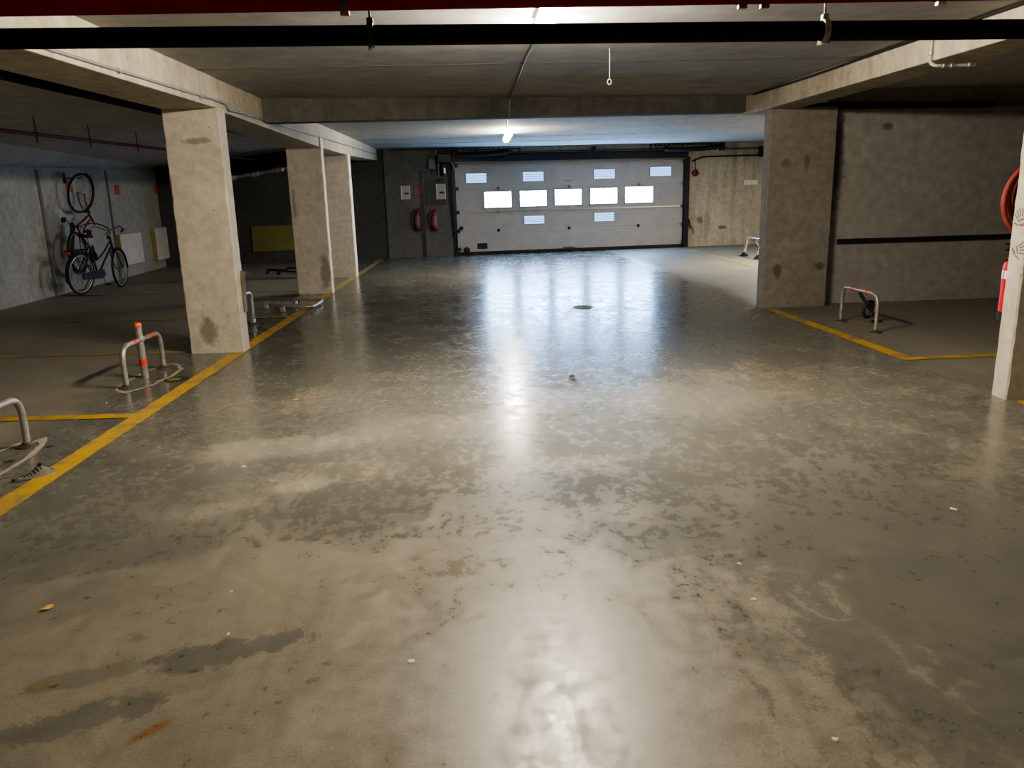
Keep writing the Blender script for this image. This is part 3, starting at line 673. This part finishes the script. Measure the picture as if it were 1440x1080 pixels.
t = thing('beam_cable', 'black cable along the top of the right concrete beam', 'cable', (3.53, 0, 0))
MB().tube(bez([(0,2,ceilz(2)-.015),(0,6.5,ceilz(6.5)-.015),(0,8.2,ceilz(8.2)-.025),(0,9.9,ceilz(9.9)-.015)]), .011, 6).build('cable', 'black', t)

# right bay wall items
t = thing('wall_rail', 'long black horizontal rail on the right bay cross wall', 'rail', (4.58, 9.63, .785))
MB().box2((0, -.05, -.03), (3.2, -.01, .028)).build('rail', 'black', t, bevel=.008)
for x in (.25, 1.4, 2.6): MB().box((x,-.006,0), (.06,.012,.05)).build('rail_mount', 'dark_steel', t)
t = thing('bay_wall_pipe', 'black pipe along the top of the right bay wall with red end', 'pipe', (4.3, 9.54, 2.40))
MB().tube([(-.3,0,.0),(2.05,-.05,-.03)], .038, 12).build('pipe', 'black_pipe', t)
MB().tube([(2.0,-.05,-.03),(4.2,-.1,-.05)], .03, 12).build('red_pipe_end', 'red_pipe_dull', t)

# hose and extinguisher behind the right pillar
t = thing('fire_hose', 'coiled red fire hose hanging behind the right edge pillar', 'hose', (3.87, 5.10, 1.31))
pts = []
for i in range(125):
    a = 2*PI*i/40 + 1.2; s = i/125; r = .305 - .12*s + .012*math.sin(a*2.3)
    pts.append((r*math.cos(a)*.98, .03*math.sin(i*.16)+.05*s, r*math.sin(a) - .01*s))
MB().tube(pts, .017, 10).build('hose_coil', 'hose_red', t)
MB().box2((-.05, -.10, .12), (.05, .08, .2)).build('hose_hook', 'dark_steel', t, bevel=.01)
MB().tube(bez([(-.17,.0,-.25),(-.22,0,-.30),(-.27,.0,-.33)]), .007, 6).build('hose_strap', 'bike_maroon', t)
MB().tube(bez([(-.15,.0,-.30),(-.2,0,-.385),(-.26,.0,-.40)]), .007, 6).build('hose_strap', 'bike_maroon', t)
t = thing('fire_extinguisher', 'bright red fire extinguisher with white label behind the right edge pillar', 'fire extinguisher', (3.713, 4.996, .495), PI)
extinguisher(t, .085, .46, False, 'ext_bright')
R = .0855; y = -.12; vs = []; fs = []
for i in range(17):
    a = 2*PI*i/16*.98
    vs += [(R*1.01*math.cos(a), y+R*1.01*math.sin(a), .29), (R*1.01*math.cos(a), y+R*1.01*math.sin(a), .345)]
    if i: fs.append((2*i-2, 2*i, 2*i+1, 2*i-1))
wlab = MB().add(vs, fs).build('white_label', 'white', t)
fc = bpy.data.curves.new('letter', 'FONT'); fc.body = 'A'; fc.size = .05; fc.align_x = 'CENTER'; fc.align_y = 'CENTER'; fc.extrude = .001
fo = bpy.data.objects.new('letter', fc); COL.objects.link(fo); fo.parent = wlab
ang = 2.55; fo.location = (R*1.02*math.cos(PI+.0-ang+PI), y, .317)
# text faces the viewer's side of the bottle (local +x/+y after the half turn)
dirv = Vector((math.cos(.62), math.sin(.62), 0)); fo.location = Vector((0, y, .317)) + dirv*R*1.03
fo.rotation_euler = (PI/2, 0, math.atan2(dirv.y, dirv.x)+PI/2)
me = bpy.data.meshes.new_from_object(fo); me.materials.clear(); me.materials.append(MT['dark_steel'])
fm = bpy.data.objects.new('lettering', me); COL.objects.link(fm); fm.parent = wlab; fm.location = fo.location; fm.rotation_euler = fo.rotation_euler
bpy.data.objects.remove(fo)
# handprints on the pillar's aisle face
def hand(yc, zc, rot, s, flip=1):
    m = MB(); fr = lambda a, b, c: (3.549-c*0-.0008, yc + (a*math.cos(rot)-b*math.sin(rot))*s, zc + (a*math.sin(rot)+b*math.cos(rot))*s)
    def cap(a, b, w):
        a, b = Vector(a), Vector(b); t_ = (b-a).normalized(); n_ = Vector((-t_.y, t_.x))
        ps = []
        for k in range(7): an = -PI/2 + PI*k/6; ps.append(b + (t_*math.cos(an) + n_*math.sin(an))*w)
        for k in range(7): an = PI/2 + PI*k/6; ps.append(a + (t_*math.cos(an) + n_*math.sin(an))*w)
        m.add([fr(p.x*flip, p.y, 0) for p in ps], [tuple(range(14))])
    for (a, b) in (((-.03,.05),(-.05,.11)), ((-.01,.06),(-.015,.13)), ((.012,.06),(.02,.125)), ((.032,.05),(.05,.10)), ((.045,.0),(.085,.04))): cap(a, b, .007)
    cap((-.02,-.03), (.025,-.01), .012); cap((-.03,.02), (.03,.03), .009)
    return m.build('handprint', 'hand', p5, smooth=0)
hand(4.90, 1.17, -.5, .75); hand(4.93, .99, 1.3, .75, -1)

# ------------------------------------------------------------------ parking barriers
def feet(t, pts, mat='foot_metal', r=.055):
    for p in pts: MB().lathe([(r*1.2,0),(r*1.15,.008),(.034,.02),(.03,.03)], Matrix.Translation(p), 14).build('base_plate', mat, t)
def hoop_pts(a, b, h, r=.12, lean=0.):
    a, b = Vector(a), Vector(b)
    return rounded([a, a+Vector((lean,0,h)), b+Vector((lean,0,h)), b], r, 8)
def bands(t, a, b, h, fr, rad, lean=0., w=.025):
    a, b = Vector(a), Vector(b); up = Vector((lean,0,h))
    for f in fr:
        c = a.lerp(b, f)+up; d = (b-a).normalized()*w
        MB().tube([c-d, c+d], rad, 14).build('red_band', 'red_band', t)
G = 'folding parking barriers in the bays'
def hoop(lab, loc, b, h, legs=True, post=None, brace=None, plate='foot_metal', mat='galv', fr=(), rad=.021, lean=0.):
    t = thing('parking_barrier', lab, 'parking barrier', loc, 0, G)
    MB().tube(hoop_pts((0,0,.0), b, h, .12, lean), rad, 14).build('hoop', mat, t)
    feet(t, [(0,0,0), b], plate)
    if fr: bands(t, (0,0,0), b, h, fr, rad+.002, lean)
    return t
t = hoop('bent steel hoop barrier cut off by the left edge beside the yellow line', (-2.79, 3.93, 0), (0,.747,0), .315, mat='galv')
t = hoop('steel hoop barrier with upright red banded post, standing before the nearest pillar', (-2.845, 6.21, 0), (.006,.762,0), .335, fr=(.30,.72))
MB().tube([(-.006,.385,0),(-.012,.385,.455)], .029, 16).build('post', 'galv', t)
MB().lathe([(.031,0),(.032,.002),(.032,.022),(.026,.034),(.01,.04)], Matrix.Translation((-.012,.385,.44)), 16).build('post_cap', 'orange_cap', t)
MB().tube([(-.008,.385,.115),(-.0085,.385,.165)], .0315, 16).build('red_band', 'red_band', t)
MB().box((-.008,.385,.335), (.066,.05,.046)).build('post_collar', 'galv', t, bevel=.01)
t = hoop('steel hoop barrier half hidden behind the nearest pillar', (-2.73, 8.78, 0), (.004,.74,0), .40)
MB().box((.0,.74,.04), (.06,.06,.06)).build('hinge_block', 'galv', t, bevel=.012)
# folded flat
def folded(lab, loc, s=1., mat='galv', rz=0.):
    t = thing('parking_barrier', lab, 'parking barrier', loc, rz, G)
    MB().tube(rounded([(0,0,.085),(.41*s,0,.05),(.41*s,.76*s,.05),(0,.76*s,.085)], .12*s, 8), .021*s, 14).build('hoop', mat, t)
    MB().tube([(-.32*s,.36*s,.085),(.10*s,.37*s,.06)], .028*s, 14).build('post', mat, t)
    for p in ((0,0,0),(0,.76*s,0),(-.32*s,.36*s,0)):
        MB().box((p[0],p[1],.035), (.07*s,.07*s,.07)).build('hinge_block', mat, t, bevel=.012)
    return t
folded('steel barrier folded flat on the floor beside the middle pillar', (-2.63, 10.60, 0))
folded('dark barrier folded flat far back in the left bays', (-4.1, 16.5, 0), 1.0, 'black')
# right bay
t = hoop('steel hoop barrier with red bands and black padlock in the right bay', (4.022, 7.47, 0), (0,.75,0), .385, fr=(.28,.68), rad=.020)
br = MB().tube([(0,.40,.37),(.18,.53,.20),(.36,.66,.02)], .019, 12).build('brace_leg', 'galv_dark', t)
MB().lathe([(.05,0),(.062,.008),(.03,.02)], Matrix.Translation((.36,.66,0)), 14).build('base_plate', 'foot_metal', t)
lk = MB().tube([(.17+.055*math.cos(a), .50, .15+.07*math.sin(a)) for a in [PI*.15+PI*1.7*k/16 for k in range(17)]], .018, 10).build('lock_shackle', 'black', t)
MB().box((.23,.57,.20), (.06,.06,.10)).build('lock_body', 'black', t, bevel=.012)
t = hoop('shiny hoop barrier beyond the broad right pillar by the back wall', (6.18, 16.62, 0), (.05,1.0,0), .43, mat='chrome', fr=(), rad=.03, plate='dark_steel', lean=.07)
MB().tube([(.03,.5,.43),(.38,.4,.02)], .025, 12).build('brace_leg', 'galv_dark', t)
for p in ((0,0,0),(.05,1.0,0)): MB().lathe([(.11,0),(.10,.01),(.035,.09),(.03,.1)], Matrix.Translation(p), 4).build('foot_cone', 'dark_steel', t, smooth=0)
# mortar patches at the barrier feet
for c, w, l in (((-2.80,3.95),.16,.9), ((-2.80,6.6),.17,.55)):
    vs = []; n = 22; rnd = random.Random(w)
    for k in range(n):
        a = 2*PI*k/n; q = 1+rnd.uniform(-.12,.12); vs.append((c[0]+w*q*math.cos(a), c[1]+l*q*math.sin(a), .0022))
    vin = [(c[0]+(p[0]-c[0])*.80, c[1]+(p[1]-c[1])*.90, .0022) for p in vs]
    MB().add(vs+vin, [(k, (k+1) % n, n+(k+1) % n, n+k) for k in range(n)]).build('mortar_edge', 'dust', fl, smooth=0)
for x, y, r in ((-2.649,4.658,.022), (-2.74,4.39,.03), (-2.72,6.55,.02)):
    MB().lathe([(r,.001),(r*.8,.0028)], Matrix.Translation((x,y,0)), 14).build('bolt_hole', 'leaf_dark', fl)

# corner guard loose on the near pillar
t = thing('corner_guard', 'bent brown strip on the back corner of the nearest left pillar', 'corner guard', (-2.312, 7.80, .38))
MB().add([(.002,-.03,0),(.012,-.03,0),(.012,.07,0),(.002,.07,0),(.002,-.03,.34),(.02,-.03,.34),(.02,.07,.34),(.002,.07,.34),(.002,.0,.41),(.05,.0,.39),(.05,.07,.38),(.002,.07,.41)],
   [(0,1,2,3),(0,1,5,4),(1,2,6,5),(2,3,7,6),(3,0,4,7),(4,5,9,8),(5,6,10,9),(6,7,11,10),(7,4,8,11),(8,9,10,11)]).build('strip', 'brown_guard', t)
MB().tube([(.05,.0,.40),(.07,.05,.37),(.04,.06,.33)], .006, 6).build('bent_lip', 'brown_guard', t)

# ------------------------------------------------------------------ bicycles
def wheel(t, c, r, name, frame_mat, turn=None):
    """wheel in the xz plane of the bike centred at c; turn = matrix applied afterwards"""
    M = Matrix.Translation(c) @ Matrix.Rotation(PI/2, 4, 'X')
    if turn is not None: M = turn @ M
    def torus(R, q, n=40, k=8):
        m = MB(); m.tube([(R*math.cos(2*PI*i/n), R*math.sin(2*PI*i/n), 0) for i in range(n)], q, k, closed=True); return m.xf(M)
    w = torus(r-.02, .021).build(name, 'rubber', t)
    torus(r-.048, .012).build('rim', 'galv', w)
    m = MB()
    for k in range(28):
        a = 2*PI*k/28; b = a + (.5 if k % 2 else -.5); z = .03 if k % 4 < 2 else -.03
        m.tube([(.03*math.cos(b), .03*math.sin(b), z), ((r-.05)*math.cos(a), (r-.05)*math.sin(a), 0)], .0018, 4)
    m.xf(M).build('spokes', 'galv_dark', w)
    MB().lathe([(.012,-.06),(.03,-.04),(.018,-.03),(.018,.03),(.03,.04),(.012,.06)], M, 14).build('hub', 'galv', w)
    return w
def bicycle(lab, mat, loc, M3, steer, group=None):
    t = thing('bicycle', lab, 'bicycle', loc, 0)
    t.rotation_mode = 'QUATERNION'; t.rotation_quaternion = M3.to_quaternion()
    r = .36; A = Vector((0,0,r)); Fx = Vector((1.13,0,r)); BB = Vector((.46,0,.30)); ST = Vector((.27,0,.82)); HT = Vector((.86,0,.94)); HB = Vector((.93,0,.74))
    wheel(t, A, r, 'rear_wheel', mat)
    axis = (HT-HB).normalized(); S = Matrix.Translation(HB) @ Matrix.Rotation(steer, 4, axis) @ Matrix.Translation(-HB)
    wheel(t, Fx, r, 'front_wheel', mat, S)
    m = MB()
    m.tube([ST+Vector((0,0,.04)), BB], .016, 10); m.tube([HB.lerp(HT,.3), BB], .018, 10); m.tube(bez([HB.lerp(HT,.75), Vector((.70,0,.72)), Vector((.48,0,.58)), Vector((.37,0,.56))]), .014, 10)
    m.tube([HB-axis*.01, HT+axis*.02], .02, 12)
    for s in (-1, 1):
        m.tube([BB+Vector((0,s*.03,0)), A+Vector((0,s*.065,0))], .010, 8); m.tube([ST+Vector((0,s*.015,-.02)), A+Vector((0,s*.065,0))], .008, 8)
    m.build('frame', mat, t)
    m = MB()
    for s in (-1, 1): m.tube(bez([HB+Vector((0,s*.05,-.03)), Vector((.99,s*.06,.55)), Fx+Vector((0,s*.065,0))]), .011, 8)
    m.tube([HB+Vector((0,-.055,-.02)), HB+Vector((0,.055,-.02))], .014, 8)
    m.xf(S).build('fork', mat, t)
    def guard(c, a0, a1, T=None):
        m = MB(); n = 24; vs = []; fs = []
        for i in range(n+1):
            a = a0+(a1-a0)*i/n
            for s, dr in ((-.03,.012),(-.02,.026),(.02,.026),(.03,.012)): vs.append((c.x+(r+dr)*math.cos(a), s, c.z+(r+dr)*math.sin(a)))
            if i:
                for k in range(3): fs.append(((i-1)*4+k, (i-1)*4+k+1, i*4+k+1, i*4+k))
        m.add(vs, fs)
        if T: m.xf(T)
        m.build('mudguard', mat, t)
    guard(A, math.radians(25), math.radians(200)); guard(Fx, math.radians(-5), math.radians(130), S)
    sd = MB().prism([(-.14,-.02),(-.13,-.09),(-.05,-.085),(.05,-.03),(.14,-.015),(.14,.015),(.05,.03),(-.05,.085),(-.13,.09),(-.14,.02)], lambda a, b, c: Vector((.24+a, b, .955+c+ .02*(a < -.1))), .055)
    sd.build('saddle', 'black', t, bevel=.018); MB().tube([ST, Vector((.25,0,.96))], .013, 10).build('seat_post', 'galv', t)
    hb = MB().tube(bez([Vector((.62,-.31,1.06)), Vector((.72,-.30,1.08)), Vector((.83,-.20,1.13)), Vector((.85,0,1.06)), Vector((.83,.20,1.13)), Vector((.72,.30,1.08)), Vector((.62,.31,1.06))], 6), .0125, 10)
    hb.tube([HT, HT+axis*.13], .014, 10); hb = hb.xf(S).build('handlebar', 'galv' if mat == 'bike_black' else mat, t)
    for s in (-1, 1):
        MB().tube([Vector((.60,s*.313,1.055)), Vector((.73,s*.30,1.08))], .019, 10).xf(S).build('grip', 'black', hb)
        MB().tube([Vector((.76,s*.285,1.10)), Vector((.72,s*.27,1.045)), Vector((.64,s*.28,1.02))], .007, 6).xf(S).build('brake_lever', 'galv_dark', hb)
    m = MB()
    for s in (-1, 1): m.tube([(.22,s*.06,.76),(-.30,s*.07,.765)], .007, 6); m.tube([(-.24,s*.07,.765),(0,s*.075,.37)], .006, 6)
    for x in (-.30,-.15,.0,.15): m.tube([(x,-.07,.765),(x,.07,.765)], .006, 6)
    m.build('luggage_rack', 'bike_black', t)
    MB().box((-.33,0,.735), (.03,.09,.045)).build('tail_light', 'tail', t, bevel=.01)
    MB().prism([(-.06,-.05),(.50,-.075),(.56,.0),(.50,.09),(-.06,.055)], lambda a, b, c: Vector((a, -.06-c, .32+b)), .03).build('chain_guard', 'black', t, bevel=.01)
    m = MB()
    m.tube([(.46,-.09,.30),(.46,.09,.30)], .012, 8); m.tube([(.46,-.09,.30),(.52,-.10,.14)], .009, 8); m.tube([(.46,.09,.30),(.40,.10,.46)], .009, 8)
    m.build('crank', 'galv_dark', t)
    for s, p in ((-1,(.52,-.15,.14)), (1,(.40,.15,.46))): MB().box(p, (.09,.08,.022)).build('pedal', 'black', t, bevel=.006)
    if steer < .6: MB().tube([(.36,.07,.28),(.30,.20,.01)], .009, 8).build('kickstand', 'galv_dark', t)
    return t
hd = math.radians(81)
M1 = Matrix.Rotation(hd, 3, 'Z') @ Matrix.Rotation(math.radians(5), 3, 'X')
bicycle('black city bicycle standing on the floor against the left wall', 'bike_black', (-6.77, 13.66, .004), M1, .25)
# hung upright by the front wheel: forward points up, top side points away from the wall
yb = 13.9
M2 = Matrix.Rotation(AL, 3, 'Z') @ Matrix.Rotation(math.radians(-25), 3, 'X') @ Matrix(((0,1,0),(0,0,1),(1,0,0)))
bicycle('dark maroon bicycle hung upright on the wall behind the standing one', 'bike_maroon', (leftX(yb)+.25, yb, .86), M2, .30)
t = thing('bike_hook', 'black wall hook holding the hung bicycle by its top wheel', 'hook', (leftX(yb+.85), yb+.85, 2.0))
MB().box2((0,-.04,-.09), (.012,.04,.09)).build('plate', 'black', t, bevel=.004)
MB().tube(rounded([(.01,0,.0),(.30,.0,.0),(.34,0,.05)], .05), .010, 8).build('hook_arm', 'black', t)
t = thing('floor_mat_strip', 'thin black strip lying on the floor under the rear bicycle wheel', 'strip', (-6.74, 13.56, 0), -.26)
MB().box2((-.38,-.045,0), (.38,.045,.004)).build('strip', 'black', t, bevel=.002)

# ------------------------------------------------------------------ floor covers and litter
t = thing('drain_cover', 'dark round cover with yellow paint beside the post barrier', 'drain cover', (-2.545, 6.48, 0))
MB().lathe([(.10,0),(.10,.004),(.085,.0055)], None, 28).build('lid', 'cover', t)
MB().lathe([(.062,.0055),(.055,.0068)], Matrix.Translation((-.02,-.015,0)), 20).build('paint_patch', 'cover_yellow', t)
t = thing('drain_cover', 'round drain cover with worn pale rim in mid aisle before the door', 'drain cover', (1.42, 10.05, 0))
MB().tube([(.125*math.cos(2*PI*k/32), .125*math.sin(2*PI*k/32), .003) for k in range(32)], .009, 6, closed=True).build('rim', 'cover_ring', t)
MB().lathe([(.118,0),(.118,.004),(.1,.005)], None, 28).build('lid', 'cover', t)
# broken ribbed plastic piece at the yellow line
t = thing('plastic_fragment', 'broken ribbed grey plastic piece lying beside the yellow line', 'debris', (-2.44, 4.10, .004), .86)
m = MB(); vs = []; fs = []; n = 26
for i in range(n+1):
    s = i/n; w = .045*(1-abs(2*s-1.15)**1.6*.72); w = max(w, .010); h = .014 + .036*math.exp(-((s-.66)/.17)**2) + (.006 if i % 2 else 0)
    x = -.105+.21*s
    vs += [(x,-w,0),(x,-w*.85,h*.7),(x,-w*.2,h),(x,w*.4,h*.9),(x,w,0)]
    if i:
        for k in range(5): fs.append(((i-1)*5+k, (i-1)*5+(k+1) % 5, i*5+(k+1) % 5, i*5+k))
m.add(vs, fs + [(0,1,2,3,4), tuple(n*5+k for k in range(5))]).build('body', 'plastic_grey', t, smooth=20)
MB().lathe([(.014,.0),(.012,.012)], Matrix.Translation((.035,-.004,.052)), 12).build('hole_insert', 'black', t)
MB().lathe([(.012,.0),(.010,.008)], Matrix.Translation((-.10,-.002,.006)), 12).build('tip', 'black', t)
def leaf(x, y, s, rz, mat, lab, cat='leaf', curl=.25):
    vs = []; fs = []; n = 9
    for i in range(n+1):
        q = i/n; w = math.sin(PI*q)**.8*.34*(1+.12*math.sin(i*2.4)); xx = q-.5
        z = curl*(.5*(2*q-1)**2) + .02
        vs += [(xx,-w,z+curl*.35*w*2),(xx,0,z),(xx,w,z+curl*.45*w*2)]
        if i: fs += [((i-1)*3,(i-1)*3+1,i*3+1,i*3), ((i-1)*3+1,(i-1)*3+2,i*3+2,i*3+1)]
    m = MB().add([Vector(v)*s for v in vs], fs)
    m.tube([Vector((-.5,0,curl*.5+.02))*s, Vector((-.72,.05,curl*.3+.04))*s], .02*s, 5)
    o = m.build('dry_leaf' if cat == 'leaf' else 'litter_scrap', mat); o.location = (x, y, .001); o.rotation_euler = (0,0,rz)
    md = o.modifiers.new('thick','SOLIDIFY'); md.thickness = .04*s
    tag(o, lab, cat)
def chip(x, y, s, lab, mat='chip', flat=.45, n=9):
    s *= .7
    rnd = random.Random(lab); vs = []; fs = []
    ang = [2*PI*k/n for k in range(n)]
    R1 = [s*(.7+.5*rnd.random()) for _ in ang]
    for h, q in ((0,1),(flat*.6,.92),(flat,.5)):
        for a, r in zip(ang, R1): vs.append((r*q*math.cos(a), r*q*.75*math.sin(a), h*s*(1+.25*math.cos(a))))
    for i in range(2):
        for k in range(n): fs.append((i*n+k, i*n+(k+1) % n, (i+1)*n+(k+1) % n, (i+1)*n+k))
    fs += [tuple(range(n))[::-1], tuple(2*n+k for k in range(n))]
    o = MB().add(vs, fs).build('concrete_chip', mat, smooth=20); o.location = (x, y, .0005); o.rotation_euler = (0,0,rnd.uniform(0,6)); tag(o, lab, 'chip')
leaf(-1.594, 2.615, .045, .9, 'leaf', 'curled orange dry leaf on the floor in the left foreground')
leaf(-1.353, 5.589, .05, .2, 'leaf', 'small pale brown leaf on the floor right of the post barrier')
leaf(.755, 5.99, .085, 1.2, 'leaf_dark', 'dark crumpled scrap lying in mid aisle, upper of two', 'scrap')
leaf(.762, 5.90, .06, -1.0, 'leaf_dark', 'dark bent scrap lying in mid aisle, lower of two', 'scrap')
leaf(-2.36, 8.12, .10, .5, 'leaf', 'brown leaf on the yellow line beyond the nearest pillar')
chip(-.244, 2.161, .020, 'dark edged pale chip on tan floor below centre', flat=.25)
chip(-.955, 2.676, .011, 'tiny pale stone on the tan floor left of centre')
chip(-.875, 2.375, .011, 'tiny pale stone resting on the dark floor stain')
chip(2.106, 3.116, .022, 'white flat chip on the darker floor at right', flat=.25)
chip(.947, 2.428, .016, 'pale chip in the right foreground below its twin', flat=.3)
chip(.989, 2.699, .014, 'pale chip in the right foreground above its twin', flat=.3)
chip(.9, 1.702, .014, 'small pale chip near the bottom edge of the floor')
chip(-1.103, 3.873, .014, 'white crumb on the floor beside the light patch')
chip(-1.321, 4.123, .024, 'flat white chip on the floor left of the light patch', flat=.2)
chip(-2.79, 5.73, .014, 'white crumb on the floor before the post barrier')

# ------------------------------------------------------------------ light, camera
for nm, loc, en, cl in (('aisle_fill', (.512, 5.44, 2.485), 75, (1, .89, .73)), ('aisle_fill', (.735, 14.64, 2.56), 40, (1, .91, .78))):  # added point lights at the lamp ends, brighten the pillar fronts
    ld = bpy.data.lights.new(nm, 'POINT'); ld.energy = en; ld.color = cl; ld.shadow_soft_size = .03
    lo = bpy.data.objects.new(nm, ld); COL.objects.link(lo); lo.location = loc
ld = bpy.data.lights.new('bay_lamp', 'AREA'); ld.shape = 'RECTANGLE'; ld.size = .12; ld.size_y = 1.2; ld.energy = 140; ld.color = (1, .9, .74)
lo = bpy.data.objects.new('bay_lamp', ld); COL.objects.link(lo); lo.location = (6.9, 15.2, 2.6)

w = bpy.data.worlds.new('World'); SC.world = w; w.use_nodes = True
w.node_tree.nodes['Background'].inputs[0].default_value = (.6, .75, 1, 1); w.node_tree.nodes['Background'].inputs[1].default_value = .3

cam = bpy.data.cameras.new('camera'); co = bpy.data.objects.new('camera', cam); COL.objects.link(co)
cam.sensor_fit = 'HORIZONTAL'; cam.sensor_width = 36; cam.lens = 36*1081/1440; cam.clip_start = .05; cam.clip_end = 200
R3 = ((0.9983107894625675, -0.05157394439277403, -0.02675249338652836), (-0.037988645491061346, -0.23103986745058802, -0.9722023670317662), (0.04395941828982335, 0.9715764035361222, -0.2326088167620363))
right, down, fwd = (Vector(r) for r in R3)
M = Matrix((right, -down, -fwd)).transposed().to_4x4(); M.translation = (0, 0, 1.4)
co.matrix_world = M
SC.camera = co
SC.view_settings.view_transform = 'AgX'
SC.view_settings.look = 'AgX - Medium High Contrast'
SC.view_settings.exposure = 1.2
try:
    SC.cycles.use_denoising = True
    SC.cycles.denoiser = 'OPENIMAGEDENOISE'
    SC.cycles.max_bounces = 10; SC.cycles.diffuse_bounces = 6; SC.cycles.sample_clamp_indirect = 6
except Exception:
    pass
